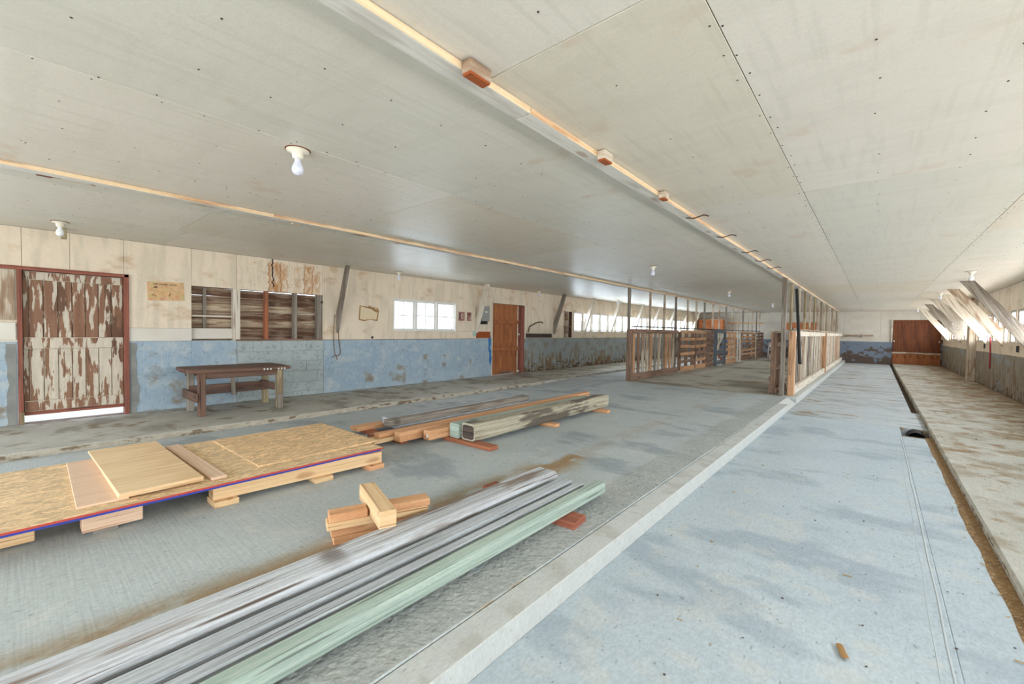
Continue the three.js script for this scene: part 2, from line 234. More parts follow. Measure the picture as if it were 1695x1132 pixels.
// ---------------------------------------------------------------- geometry helpers
function withUV(pos, ax, uo, vo) {                     // flat-shaded triangles with uv in metres; u follows axis ax
  const g = new THREE.BufferGeometry(); g.setAttribute('position', new THREE.BufferAttribute(new Float32Array(pos), 3)); g.computeVertexNormals();
  const n = g.attributes.normal, uv = [];
  for (let i = 0; i < pos.length / 3; i++) {
    const nx = Math.abs(n.getX(i)), ny = Math.abs(n.getY(i)), nz = Math.abs(n.getZ(i)), p = [pos[i * 3], pos[i * 3 + 1], pos[i * 3 + 2]];
    let a = nx >= ny && nx >= nz ? [2, 1] : ny >= nz ? [0, 2] : [0, 1]; if (a[1] === ax) a = [a[1], a[0]];
    uv.push(p[a[0]] + uo, p[a[1]] + vo);
  }
  g.setAttribute('uv', new THREE.BufferAttribute(new Float32Array(uv), 2)); return g;
}
function cbox(w, h, d, b = 0.003, ax = 2, uo = rr(0, 5), vo = rr(0, 2)) {   // box with chamfered edges, 44 triangles
  const H = [w / 2, h / 2, d / 2]; b = Math.min(b, H[0] * 0.6, H[1] * 0.6, H[2] * 0.6);
  const P = (s, k) => [0, 1, 2].map((i) => s[i] * (H[i] - (i === k ? 0 : b))), pos = [];
  const tri = (a, c, e) => { const n = new THREE.Vector3().subVectors(new THREE.Vector3(...c), new THREE.Vector3(...a)).cross(new THREE.Vector3().subVectors(new THREE.Vector3(...e), new THREE.Vector3(...a))); const m = [a[0] + c[0] + e[0], a[1] + c[1] + e[1], a[2] + c[2] + e[2]]; if (n.x * m[0] + n.y * m[1] + n.z * m[2] < 0) pos.push(...a, ...e, ...c); else pos.push(...a, ...c, ...e); };
  for (let k = 0; k < 3; k++) { const i = (k + 1) % 3, j = (k + 2) % 3; for (const s of [-1, 1]) { const q = [[-1, -1], [1, -1], [1, 1], [-1, 1]].map(([a, c]) => { const t = [0, 0, 0]; t[k] = s; t[i] = a; t[j] = c; return P(t, k); }); tri(q[0], q[1], q[2]); tri(q[0], q[2], q[3]); } }
  for (let k = 0; k < 3; k++) { const i = (k + 1) % 3, j = (k + 2) % 3; for (const a of [-1, 1]) for (const c of [-1, 1]) { const t0 = [0, 0, 0], t1 = [0, 0, 0]; t0[k] = -1; t1[k] = 1; t0[i] = t1[i] = a; t0[j] = t1[j] = c; const p = P(t0, i), q = P(t0, j), r = P(t1, j), s = P(t1, i); tri(p, q, r); tri(p, r, s); } }
  for (const x of [-1, 1]) for (const y of [-1, 1]) for (const z of [-1, 1]) tri(P([x, y, z], 0), P([x, y, z], 1), P([x, y, z], 2));
  return withUV(pos, ax, uo, vo);
}
function span(x0, x1, y0, y1, z0, z1, b = 0.002, grain = -1) {                  // box by its limits, kept in world place so that uv are world metres
  const g = cbox(Math.abs(x1 - x0), Math.abs(y1 - y0), Math.abs(z1 - z0), b, grain < 0 ? 2 : grain, grain < 0 ? 0 : rr(0, 5), grain < 0 ? 0 : rr(0, 2)), c = [(x0 + x1) / 2, (y0 + y1) / 2, (z0 + z1) / 2];
  const p = g.attributes.position, n = g.attributes.normal, uv = g.attributes.uv; g.translate(...c);
  if (grain < 0) for (let i = 0; i < p.count; i++) { const nx = Math.abs(n.getX(i)), ny = Math.abs(n.getY(i)), nz = Math.abs(n.getZ(i)); if (ny >= nx && ny >= nz) uv.setXY(i, p.getX(i), -p.getZ(i)); else if (nx >= nz) uv.setXY(i, -p.getZ(i), p.getY(i)); else uv.setXY(i, p.getX(i), p.getY(i)); }
  return g;
}
// timber with a rounded, worn or crooked section: profile [[x, y]...] swept along -z
function sweep(profile, len, segs, amp, seed) {
  const n = profile.length, pos = [], uv = [], idx = []; let per = [0];
  for (let i = 1; i <= n; i++) per.push(per[i - 1] + Math.hypot(profile[i % n][0] - profile[i - 1][0], profile[i % n][1] - profile[i - 1][1]));
  for (let s = 0; s <= segs; s++) for (let i = 0; i <= n; i++) { const z = -len * s / segs, p = profile[i % n], r = 1 + amp * (fb(s / segs + 0.001, (i % n) / n, 24, 7, 3, seed) - 0.5) * 2; pos.push(p[0] * r, p[1] * r, z); uv.push(-z, per[i]); }
  for (let s = 0; s < segs; s++) for (let i = 0; i < n; i++) { const a = s * (n + 1) + i, b = a + n + 1; idx.push(a, b, a + 1, b, b + 1, a + 1); }
  for (const s of [0, segs]) { const c = pos.length / 3, z = -len * s / segs; pos.push(0, 0, z); uv.push(0.1, 0.1); const f = pos.length / 3; for (let i = 0; i <= n; i++) { const k = (s * (n + 1) + i) * 3; pos.push(pos[k], pos[k + 1], pos[k + 2]); uv.push(pos[k] + 0.3, pos[k + 1] + 0.1); } for (let i = 0; i < n; i++) s ? idx.push(c, f + i + 1, f + i) : idx.push(c, f + i, f + i + 1); }
  const g = new THREE.BufferGeometry(); g.setAttribute('position', new THREE.Float32BufferAttribute(pos, 3)); g.setAttribute('uv', new THREE.Float32BufferAttribute(uv, 2)); g.setIndex(idx); g.computeVertexNormals(); return g;
}
function roundRect(w, h, r, k = 3) { const o = []; for (const [sx, sy, a0] of [[1, -1, -Math.PI / 2], [1, 1, 0], [-1, 1, Math.PI / 2], [-1, -1, Math.PI]]) for (let i = 0; i <= k; i++) { const a = a0 + (Math.PI / 2) * i / k; o.push([sx * (w / 2 - r) + r * Math.cos(a), sy * (h / 2 - r) + r * Math.sin(a)]); } return o; }
const tube = (pts, r, seg = 16) => new THREE.TubeGeometry(new THREE.CatmullRomCurve3(pts.map((p) => new THREE.Vector3(...p)), false, 'catmullrom', 0.1), seg, r, 6);
const lathe = (pts, n = 20) => new THREE.LatheGeometry(pts.map((p) => new THREE.Vector2(...p)), n);

const taken = {};
function numbered(n) { taken[n] = (taken[n] ?? -1) + 1; return taken[n] ? n + '_' + String(taken[n]).padStart(3, '0') : n; }
function part(name, geo, m, parent, pos, rot) { const o = new THREE.Mesh(geo, m); o.name = name; if (pos) o.position.set(...pos); if (rot) o.rotation.set(...rot); parent.add(o); return o; }
function thing(name, label, category, pos = [0, 0, 0], rot, group) { const o = new THREE.Group(); o.name = numbered(name); o.position.set(...pos); if (rot) o.rotation.set(...rot); o.userData = { label, category }; if (group) o.userData.group = group; scene.add(o); return o; }
function single(name, geo, m, label, category, pos = [0, 0, 0], rot, group) { const o = part(numbered(name), geo, m, scene, pos, rot); o.userData = { label, category }; if (group) o.userData.group = group; return o; }
function structure(name, label, category = 'building') { const o = new THREE.Group(); o.name = name; o.userData = { label, category, kind: 'structure' }; scene.add(o); return o; }
const ORD = ['first', 'second', 'third', 'fourth', 'fifth', 'sixth', 'seventh', 'eighth', 'ninth', 'tenth', 'eleventh', 'twelfth', 'thirteenth', 'fourteenth', 'fifteenth', 'sixteenth', 'seventeenth', 'eighteenth', 'nineteenth', 'twentieth'];
const ord = (i) => i < 20 ? ORD[i] : i < 29 ? 'twenty-' + ORD[i - 20] : i === 29 ? 'thirtieth' : i < 39 ? 'thirty-' + ORD[i - 30] : i === 39 ? 'fortieth' : 'forty-' + ORD[i - 40];

// ---------------------------------------------------------------- floor
const ZB = -23.87, ZF = 4.0, XL = -7.2, XR = 2.0, C = 2.25;
const floor = structure('floor', 'concrete barn floor with kerbs, gutters and raised slabs', 'floor');
const fl = (name, m, ...a) => part(name, span(...a), m, floor);
fl('alley_slab', M.alleyNear, -1.02, 0.27, -0.2, 0, ZF, -7.6, 0.003);
fl('alley_slab', M.alleyNear, 0.27, 0.54, -0.2, 0, ZF, -6.95, 0.003);
fl('crossing_slab', M.alleyFar, -1.02, 0.54, -0.2, 0.001, -7.6, -9.15, 0.003);
fl('alley_slab', M.alleyFar, -1.02, 0.455, -0.2, 0, -9.15, ZB, 0.003);
fl('gutter_bed', M.darkMud, 0.455, 0.54, -0.2, -0.05, -9.15, ZB, 0.001);
fl('platform_slab', M.platR, 0.54, XR, -0.2, 0.05, ZF, ZB, 0.012);
part('kerb_face', span(0.536, 0.54, -0.02, 0.042, ZF, -7.6, 0.001), M.edge, floor);
{ // sloping drain pocket with the mouth of a pipe
  const p = [0.27, 0, -6.95, 0.54, 0, -6.95, 0.54, -0.1, -7.6, 0.27, 0, -6.95, 0.54, -0.1, -7.6, 0.27, -0.1, -7.6];
  part('drain_pocket', withUV(p, 2, 0, 0), M.dirt, floor);
  part('drain_mouth', new THREE.CylinderGeometry(0.085, 0.085, 0.3, 20, 1, true), M.black, floor, [0.42, -0.085, -7.48], [Math.PI / 2, 0, 0]);
  part('drain_plug', new THREE.CircleGeometry(0.083, 20), M.black, floor, [0.42, -0.085, -7.585]);
}
// form-board ridges cast into the alley
for (const [x0, x1, z0, z1, w] of [[0.235, 0.262, 3, -6.9, 0.0045], [0.19, 0.225, 3, -6.0, 0.002], [0.40, 0.43, -9.2, -20, 0.003]]) { const pts = []; for (let i = 0; i <= 24; i++) { const t = i / 24; pts.push([x0 + (x1 - x0) * t + rr(-0.004, 0.004), 0, z0 + (z1 - z0) * t]); } const g = tube(pts, w, 72); g.scale(1, 0.6, 1); part('cement_ridge', g, M.ridge, floor); }
{ // caked dirt along the right kerb
  const pos = [], N = 160, zA = 2.5, zE = -7.0; let prev;
  for (let i = 0; i <= N; i++) { const z = zA + (zE - zA) * i / N, w = 0.05 + 0.028 * fb(i / N, 0.3, 30, 1, 3, 901), a = [0.538, 0.014, z], b = [0.538 - w * 0.5, 0.01, z], c = [0.538 - w, 0.0005, z]; if (prev) for (const [p, q, r, s] of [[prev[0], prev[1], a, b], [prev[1], prev[2], b, c]]) pos.push(...p, ...r, ...q, ...q, ...r, ...s); prev = [a, b, c]; }
  const d = part('caked_dirt', withUV(pos, 2, 0, 0), M.dirt, floor); d.userData.kind = 'stuff';
}
// raised central slab with the kerb cast along its right edge
fl('central_slab', M.slab, -4.3, -1.155, -0.2, 0.1, ZF, -8.83, 0.004);
part('pitted_strip', span(-1.42, -1.158, 0.09, 0.1035, ZF, -8.0, 0.001), mat({ map: M.slab.map, bumpMap: fineBump, bumpScale: 0.008, roughness: 0.95 }), floor);
fl('kerb', M.curb, -1.151, -1.02, -0.2, 0.1, ZF, -7.95, 0.004);
part('ramp', withUV([-1.155, 0.1, -7.95, -1.02, 0.0, -7.95, -1.02, 0.0, -8.83, -1.155, 0.1, -7.95, -1.02, 0.0, -8.83, -1.155, 0.1, -8.83, -1.155, 0.1, -7.95, -1.155, -0.05, -7.95, -1.02, 0, -7.95], 2, 0, 0), M.curb, floor);
fl('stall_slab', M.stall, -4.3, -1.25, -0.2, 0.1, -8.845, -15.2, 0.004);
fl('kerb', M.curb, -1.25, -1.02, -0.2, 0.1, -8.845, ZB, 0.008);
fl('stall_slab', M.stall, -4.3, -1.25, -0.2, 0.1, -15.36, ZB, 0.004);
fl('stall_gutter', M.darkMud, -4.3, -1.25, -0.2, 0.04, -15.2, -15.36, 0.001);
fl('alley_slab', M.alleyL, -5.66, -4.3, -0.2, 0, ZF, -7.6, 0.003);
fl('alley_slab', M.alleyL, -5.6, -4.3, -0.2, 0.05, -8.9, ZB, 0.003);
fl('alley_slab', M.alleyL, -5.66, -4.3, -0.2, 0, -7.6, -8.9, 0.003);
part('ramp', withUV([-5.66, 0, -7.6, -4.3, 0, -7.6, -4.3, 0.05, -8.9, -5.66, 0, -7.6, -4.3, 0.05, -8.9, -5.66, 0.05, -8.9], 2, 0, 0), M.ramp, floor);
fl('alley_slab', M.alleyL, -5.66, -5.6, -0.2, 0.05, -8.9, -9.1, 0.003);
fl('gutter_bed', M.darkMud, -5.76, -5.6, -0.2, 0.0, -9.1, ZB, 0.001);
fl('platform_slab', M.platL, XL, -5.66, -0.2, 0.06, ZF, -9.1, 0.012);
fl('platform_slab', M.platL, XL, -5.76, -0.2, 0.06, -9.1, ZB, 0.004);
part('kerb_face', span(-5.663, -5.655, -0.02, 0.052, ZF, -7.6, 0.002), M.edge, floor);
const outside = structure('ground', 'pale gravel yard outside the barn', 'ground');
part('yard', span(-60, 60, -0.4, -0.16, -80, 60, 0.01), M.ground, outside);
part('door_apron', span(-10, -7.2, -0.2, 0.055, 2, -10, 0.01), M.ground, outside);

// ---------------------------------------------------------------- ceiling of painted plywood sheets
const ceiling = structure('ceiling', 'low ceiling of pale painted plywood sheets', 'ceiling');
part('roof_deck', span(XL - 0.9, XR + 0.9, C + 0.0125, C + 0.16, ZF + 0.5, ZB - 0.5, 0.01), M.core, ceiling);
{
  const cols = [[-7.2, -5.98, -1.27], [-5.98, -4.76, -3.65], [-4.76, -4.345, -1.27], [-4.345, -3.79, -2.24], [-3.79, -2.56, -4.69], [-2.56, -1.305, -2.24], [-1.305, -0.44, -1.30], [-0.44, 0.775, -3.75], [0.775, 2.0, -1.30]];
  const nails = [];
  cols.forEach(([a, b, z0], ci) => {
    const ph = ci === 7 || ci === 6 ? z0 : z0; let z = ph + 2.45 * 3;
    while (z > ZB) {
      const z1 = Math.max(ZB, z - 2.45), top = Math.min(ZF, z);
      if (top > z1 + 0.05 && z1 < ZF) {
        const g = rr(0.001, 0.0025), dz = rr(0.0015, 0.003), geo = span(a + g, b - g, C + rr(0, 0.0015), C + 0.0125, top - dz, z1 + dz, 0.0004), uv = geo.attributes.uv, ou = rr(0, 2.6), ov = rr(0, 2.6);
        for (let i = 0; i < uv.count; i++) uv.setXY(i, uv.getX(i) + ou, uv.getY(i) + ov);
        part('plywood_sheet', geo, M.ceil[(rnd() * 3) | 0], ceiling);
        if (top > -15) { const nx = Math.max(2, Math.round((b - a) / 0.4)); for (let i = 0; i <= nx; i++) { const x = a + 0.02 + (b - a - 0.04) * i / nx; for (let zz = top - 0.05; zz > z1; zz -= (i === 0 || i === nx) ? 0.2 : 0.32) if (rnd() < 0.85) nails.push([x + rr(-0.012, 0.012), zz + rr(-0.03, 0.03)]); } }
      }
      z = z1;
    }
  });
  const im = new THREE.InstancedMesh(new THREE.CylinderGeometry(0.0042, 0.0036, 0.0022, 8), M.nail, nails.length), m4 = new THREE.Matrix4();
  nails.forEach(([x, z], i) => im.setMatrixAt(i, m4.makeTranslation(x, C, z))); im.name = 'nail_heads'; im.userData.kind = 'stuff'; ceiling.add(im);
}
function ceilTrim(name, x0, x1, label) { // flat boards nailed along the ceiling, bare wood on their right edge
  const t = structure(name, label, 'trim'); let z = ZF - 0.7;
  while (z > ZB) { const z1 = Math.max(ZB, z - 4.88); part('board', span(x0, x1 - 0.002, 2.216, C, z - 0.002, z1 + 0.002, 0.002, 2), M.ceilTrim, t); part('board_edge', span(x1 - 0.002, x1, 2.217, C - 0.003, z - 0.002, z1 + 0.002, 0.0005, 2), M.trimEdge, t); z = z1; }
}
ceilTrim('trim_1', -1.35, -1.26, 'flat painted board along the ceiling above the right stall row');
ceilTrim('trim_2', -4.39, -4.30, 'flat painted board along the ceiling above the left stall row');

// ---------------------------------------------------------------- walls
function cells(z0, z1, y0, y1, zb, yb, open) {          // rectangles left over between openings; z0 > z1
  const Z = [...new Set([z0, z1, ...zb, ...open.flatMap((o) => [o[0], o[1]])])].filter((z) => z <= z0 && z >= z1).sort((a, b) => b - a), out = [];
  for (let i = 0; i < Z.length - 1; i++) {
    const Y = [...new Set([y0, y1, ...yb.filter((b) => !b[1] || b[1](Z[i])).map((b) => b[0]), ...open.flatMap((o) => [o[2], o[3]])])].filter((y) => y >= y0 && y <= y1).sort((a, b) => a - b);
    const cz = (Z[i] + Z[i + 1]) / 2; let run = null;
    for (let j = 0; j < Y.length - 1; j++) { const cy = (Y[j] + Y[j + 1]) / 2, hole = open.some((o) => cz < o[0] && cz > o[1] && cy > o[2] && cy < o[3]); if (hole) { if (run) out.push(run); run = null; continue; } if (run && !yb.some((b) => b[0] === Y[j] && (!b[1] || b[1](Z[i])))) run[3] = Y[j + 1]; else { if (run) out.push(run); run = [Z[i], Z[i + 1], Y[j], Y[j + 1]]; } }
    if (run) out.push(run);
  }
  return out;
}
const farL = []; for (let i = 0; i < 20; i++) farL.push(-11.36 - i * 0.565);
const openL = [[3.8, 0.8, 0.6, 2.1], [-0.05, -0.89, 0.06, 1.78], [-1.585, -3.415, 0.985, 1.74], [-4.83, -6.44, 1.16, 1.77], [-7.64, -8.9, 0.06, 1.86], [-10.78, -11.26, 1.0, 1.79], [-11.34, -22.68, 1.2, 1.79]];  // the first, out of view, is added to let in more light
const wallL = structure('wall_left', 'left barn wall, cream plywood over pale blue cement', 'wall');
const jointsL = [2.6, 1.2, -0.42, -2.13, -3.44, -4.83, -7.0, -7.95, -8.95, -10.22, -11.34, -13.8, -16.2, -18.65, -21.1];
for (const r of cells(ZF, ZB, -0.2, C, [], [], openL)) part('wall_core', span(XL - 0.14, XL - 0.012, r[2], r[3], r[0], r[1], 0.001), M.core, wallL);
for (const r of cells(ZF, ZB, 0.98, C, jointsL, [[1.15, (z) => z > -2 || (z <= -4.8 && z > -7)], [1.2, (z) => z < -11.3]], openL)) {
  const stain = r[0] <= -2.1 && r[1] >= -3.45 && r[2] > 1.7;
  part('plywood_panel', span(XL - 0.012, XL + (r[3] < 1.3 ? 0.006 : 0), r[2] + 0.001, r[3] - 0.001, r[0] - 0.0015, r[1] + 0.0015, 0.001), stain ? M.stainPanel : r[3] < 1.25 && r[0] < -2 ? M.creamDirty : r[0] < -10 ? M.creamDirty : r[3] < 1.3 ? M.whitePanel : M.cream, wallL);
}
for (const r of cells(ZF, ZB, 0.06, 0.98, [-2.13, -3.44], [], openL)) {
  if (r[0] <= -2.12 && r[1] >= -3.45) { // patch of concrete blocks
    part('mortar', span(XL - 0.012, XL - 0.004, 0.06, 0.98, r[0], r[1], 0.001), M.mortar, wallL);
    const rows = [0.06, 0.135, 0.29, 0.47, 0.637, 0.805, 0.98];
    for (let k = 0; k < 6; k++) { let z = -2.136 - (k % 2 ? 0.2 : 0); const cut = [-2.136]; for (let q = k % 2 ? -2.35 : -2.53; q > -3.44; q -= 0.4) cut.push(q); cut.push(-3.437); for (let i = 0; i < cut.length - 1; i++) if (cut[i] - cut[i + 1] > 0.03) part('concrete_block', span(XL - 0.01, XL + rr(-0.001, 0.002), rows[k] + 0.004, rows[k + 1] - 0.004, cut[i] - 0.004, cut[i + 1] + 0.004, 0.006), M.block, wallL); }
  } else part('cement_wainscot', span(XL - 0.012, XL + 0.004, r[2], r[3], r[0], r[1], 0.004), r[0] > -7.7 ? M.blue : M.blueDirty, wallL);
}
for (const [z0, z1] of [[0.05, -0.03], [-0.93, -1.02]]) { // grey cement patches where the door frame was let in
  const n = 22, sh = new THREE.Shape(), s = z0 > 0 ? 1 : -1; sh.moveTo(0, 0.06); for (let i = 0; i <= n; i++) sh.lineTo(0.045 + 0.06 * fb(i / n, 0.5, 6, 1, 3, 930 + s), 0.06 + 0.9 * i / n); sh.lineTo(0, 0.96); const g = new THREE.ExtrudeGeometry(sh, { depth: 0.004, bevelEnabled: false }); g.rotateY(s > 0 ? -Math.PI / 2 : Math.PI / 2); part('cement_patch', g, M.plaster, wallL, [XL + (s > 0 ? 0.0085 : 0.0045), 0, s > 0 ? 0.0 : -0.94]);
}
part('wainscot_ledge', span(XL - 0.01, XL + 0.012, 0.975, 0.985, -3.44, -7.6, 0.002, 2), M.grayBrown, wallL);
part('wainscot_ledge', span(XL - 0.01, XL + 0.012, 0.975, 0.985, -8.95, ZB, 0.002, 2), M.grayBrown, wallL);
{ // boarded-up opening: studs and the siding behind them
  let y = 0.965; const H = [0.105, 0.11, 0.112, 0.112, 0.112, 0.108, 0.11];
  H.forEach((h, i) => { part('siding_board', cbox(2.0, h + (i === 4 ? -0.004 : 0.004), 0.02, 0.003, 0), i === 6 || i === 0 ? M.siding : i % 2 ? M.siding : M.sidingPale, wallL, [XL - 0.155, y + h / 2, -2.5], [0, Math.PI / 2, i === 6 ? -0.009 : rr(-0.002, 0.002)]); y += h; });
  for (const [z, w, m] of [[-2.135, 0.09, M.whiteWood], [-2.545, 0.045, M.firRed], [-2.975, 0.05, M.grayBrown], [-3.37, 0.08, M.grayBrown]]) part('stud', cbox(0.1, 0.755, w, 0.003, 1), m, wallL, [XL - 0.055, 1.3625, z]);
  part('opening_sill', cbox(0.1, 0.025, 1.3, 0.003, 2), M.palletDark, wallL, [XL - 0.04, 0.985, -2.77]);
  part('opening_head', cbox(0.09, 0.03, 1.83, 0.003, 2), M.palletDark, wallL, [XL - 0.06, 1.755, -2.5]);
  part('kick_board', cbox(0.02, 0.15, 0.5, 0.003, 2), M.whitePanel, wallL, [XL - 0.05, 1.08, -1.84]);
  part('rail', cbox(0.02, 0.025, 0.5, 0.002, 2), M.whiteWood, wallL, [XL - 0.03, 1.33, -1.84]);
  part('upright', cbox(0.03, 0.74, 0.04, 0.002, 1), M.grayBrown, wallL, [XL - 0.12, 1.36, -1.76]);
}
{ // open niche between the studs
  part('niche_back', span(XL - 0.14, XL - 0.12, 1.0, 1.79, -10.78, -11.26, 0.001), M.creamDirty, wallL);
  part('niche_shelf', span(XL - 0.12, XL, 1.32, 1.345, -10.79, -11.25, 0.002, 2), M.palletDark, wallL);
  part('niche_divider', span(XL - 0.12, XL, 1.0, 1.79, -11.02, -11.045, 0.002, 2), M.whiteDirty, wallL);
}
part('wall_slot', span(XL, XL + 0.012, 1.0, 1.15, -7.09, -7.57, 0.002), M.rust, wallL);
part('wall_slot', span(XL, XL + 0.03, 1.0, 1.11, -8.97, -10.15, 0.004, 2), M.tieDark, wallL);
part('ledge_strip', span(XL, XL + 0.04, 1.115, 1.135, -8.95, -10.2, 0.003, 2), M.whiteWood, wallL);
{ const g = []; for (let i = 0; i < 7; i++) g.push(new THREE.SphereGeometry(1, 8, 6).scale(0.003, rr(0.05, 0.13), rr(0.025, 0.05)).translate(XL + 0.006, 0.95 - i * 0.09 + rr(-0.02, 0.02), -7.585 + rr(-0.012, 0.012) + (i < 3 ? 0.03 : 0))); part('blue_paint_run', mergeGeometries(g), M.bluePaint, wallL).userData.label = 'bright blue spilled paint run'; }

const wallR = structure('wall_right', 'right barn wall, dirty grey wainscot below a window row', 'wall');
const openR = [[3.2, -23.3, 1.1, 1.74]];
for (const r of cells(ZF, ZB, -0.2, C, [], [], openR)) part('wall_core', span(XR + 0.012, XR + 0.14, r[2], r[3], r[0], r[1], 0.001), M.core, wallR);
const jr = []; for (let z = 3.6; z > ZB; z -= 1.22) jr.push(z);
for (const r of cells(ZF, ZB, 0.86, C, jr.filter((_, i) => i % 2), [], openR)) part('plywood_panel', span(XR, XR + 0.012, r[2] + 0.001, r[3] - 0.001, r[0] - 0.0015, r[1] + 0.0015, 0.001), M.creamDirty, wallR);
for (const r of cells(ZF, ZB, 0.05, 0.86, jr, [], [])) part('wainscot_panel', span(XR - 0.006, XR + 0.012, r[2], r[3], r[0] - 0.002, r[1] + 0.002, 0.003), M.rightWain, wallR);
part('wainscot_ledge', span(XR - 0.012, XR + 0.01, 0.855, 0.865, ZF, ZB, 0.002, 2), M.whiteDirty, wallR);
part('column', span(1.86, XR, 0.05, C, -16.42, -16.78, 0.004, 1), M.whiteDirty, wallR);
for (const z of [-15.2, -12.0]) part('vent_hole', span(XR - 0.003, XR + 0.01, 0.94, 1.06, z, z - 0.22, 0.002), M.black, wallR);

const wallB = structure('wall_back', 'far end wall, white above a mud-splashed blue band', 'wall');
part('wall_core', span(XL - 0.14, XR + 0.14, -0.2, C, ZB - 0.02, ZB - 0.16, 0.001), M.core, wallB);
for (let x = XL; x < XR - 0.01; x += 1.22) { const x1 = Math.min(XR, x + 1.22); part('plywood_panel', span(x + 0.002, x1 - 0.002, 1.08, C, ZB, ZB - 0.02, 0.001), M.whitePanel, wallB); }
part('cement_wainscot', span(XL, XR, 0, 0.95, ZB + 0.004, ZB - 0.02, 0.002), M.backWain, wallB);
part('white_band', span(XL, 0.45, 0.95, 1.08, ZB + 0.008, ZB - 0.02, 0.002), M.whitePanel, wallB);
part('rail_board', span(-1.1, -0.1, 1.17, 1.235, ZB + 0.12, ZB + 0.09, 0.003, 2), M.whiteDirty, wallB);
for (const x of [-1.0, -0.5]) part('rail_bracket', cbox(0.03, 0.12, 0.12, 0.003, 1), M.palletDark, wallB, [x, 1.19, ZB + 0.06]);

const wallF = structure('wall_front', 'near end wall behind the photographer with an open doorway', 'wall');
for (const a of [[XL - 0.14, -4.7, -0.2, C], [0.7, XR + 0.14, -0.2, C], [-4.7, 0.7, 2.15, C]]) part('wall_core', span(...a, ZF + 0.14, ZF, 0.001), M.cream, wallF);

// windows: sash with two by two panes
let wn = 0;
function sash(x, zc, y0, y1, w, face, label) {
  const o = new THREE.Group(); o.name = 'window_' + (++wn); o.userData = { label, category: 'window', kind: 'structure' }; o.position.set(x, (y0 + y1) / 2, zc); scene.add(o);
  const h = y1 - y0, f = 0.035;
  const fr = [[0, h / 2 - f / 2, 0, w, f], [0, -h / 2 + f / 2, 0, w, f]].map(([, y, z, ww, hh]) => cbox(0.04, hh, ww, 0.003, 2).translate(0, y, z)).concat([-1, 1].map((s) => cbox(0.04, h - 2 * f, f, 0.003, 1).translate(0, 0, s * (w / 2 - f / 2))));
  part('window_frame', mergeGeometries(fr), M.white, o);
  part('muntin', cbox(0.026, h - 2 * f, 0.02, 0.002, 1), M.white, o); part('muntin', cbox(0.024, 0.02, w - 2 * f, 0.002, 2), M.white, o);
  for (const sz of [-1, 1]) for (const sy of [-1, 1]) part('pane', new THREE.BoxGeometry(0.003, h / 2 - f - 0.006, w / 2 - f - 0.006), M.glass, o, [0, sy * (h / 4 - f / 2 + 0.003), sz * (w / 4 - f / 2 + 0.003)]);
  return o;
}
[[-5.085, 0.5], [-5.635, 0.5], [-6.19, 0.5]].forEach(([z, w], i) => sash(XL - 0.05, z, 1.165, 1.765, w, 1, `${['left', 'middle', 'right'][i]} white four-pane window of the trio beside the wall brace`));
for (let i = 0; i < 20; i++) sash(XL - 0.05, -11.36 - 0.2825 - i * 0.565, 1.205, 1.785, 0.49, 1, `${ord(i)} four-pane window of the far left row, counted from the niche`);
for (let i = 0; i < 46; i++) { const z = 3.2 - 0.288 - i * 0.576; sash(XR + 0.05, z, 1.105, 1.735, 0.54, -1, `${ord(45 - i)} four-pane window of the right wall row, counted from the far end`); }
{ const t = structure('trim_3', 'white mullions between the trio of left windows', 'trim'); for (const z of [-4.83, -5.36, -5.912, -6.44]) part('mullion', cbox(0.1, 0.61, z === -4.83 || z === -6.44 ? 0.03 : 0.055, 0.002, 1), M.white, t, [XL - 0.045, 1.465, z]); part('sill_board', cbox(0.05, 0.02, 1.66, 0.003, 2), M.white, t, [XL + 0.005, 1.155, -5.635]); part('head_board', cbox(0.02, 0.02, 1.66, 0.003, 2), M.white, t, [XL + 0.005, 1.775, -5.635]); }
{ const t = structure('trim_4', 'posts between the far left windows', 'trim'); for (let i = 0; i <= 20; i++) part('mullion', cbox(0.1, 0.6, 0.07, 0.002, 1), M.whiteWood, t, [XL - 0.05, 1.495, -11.36 - i * 0.565]); }
{ const t = structure('trim_5', 'posts between the right wall windows', 'trim'); for (let i = 0; i <= 46; i++) part('mullion', cbox(0.1, 0.64, 0.045, 0.002, 1), M.whiteDirty, t, [XR + 0.05, 1.42, 3.2 - i * 0.576]); }

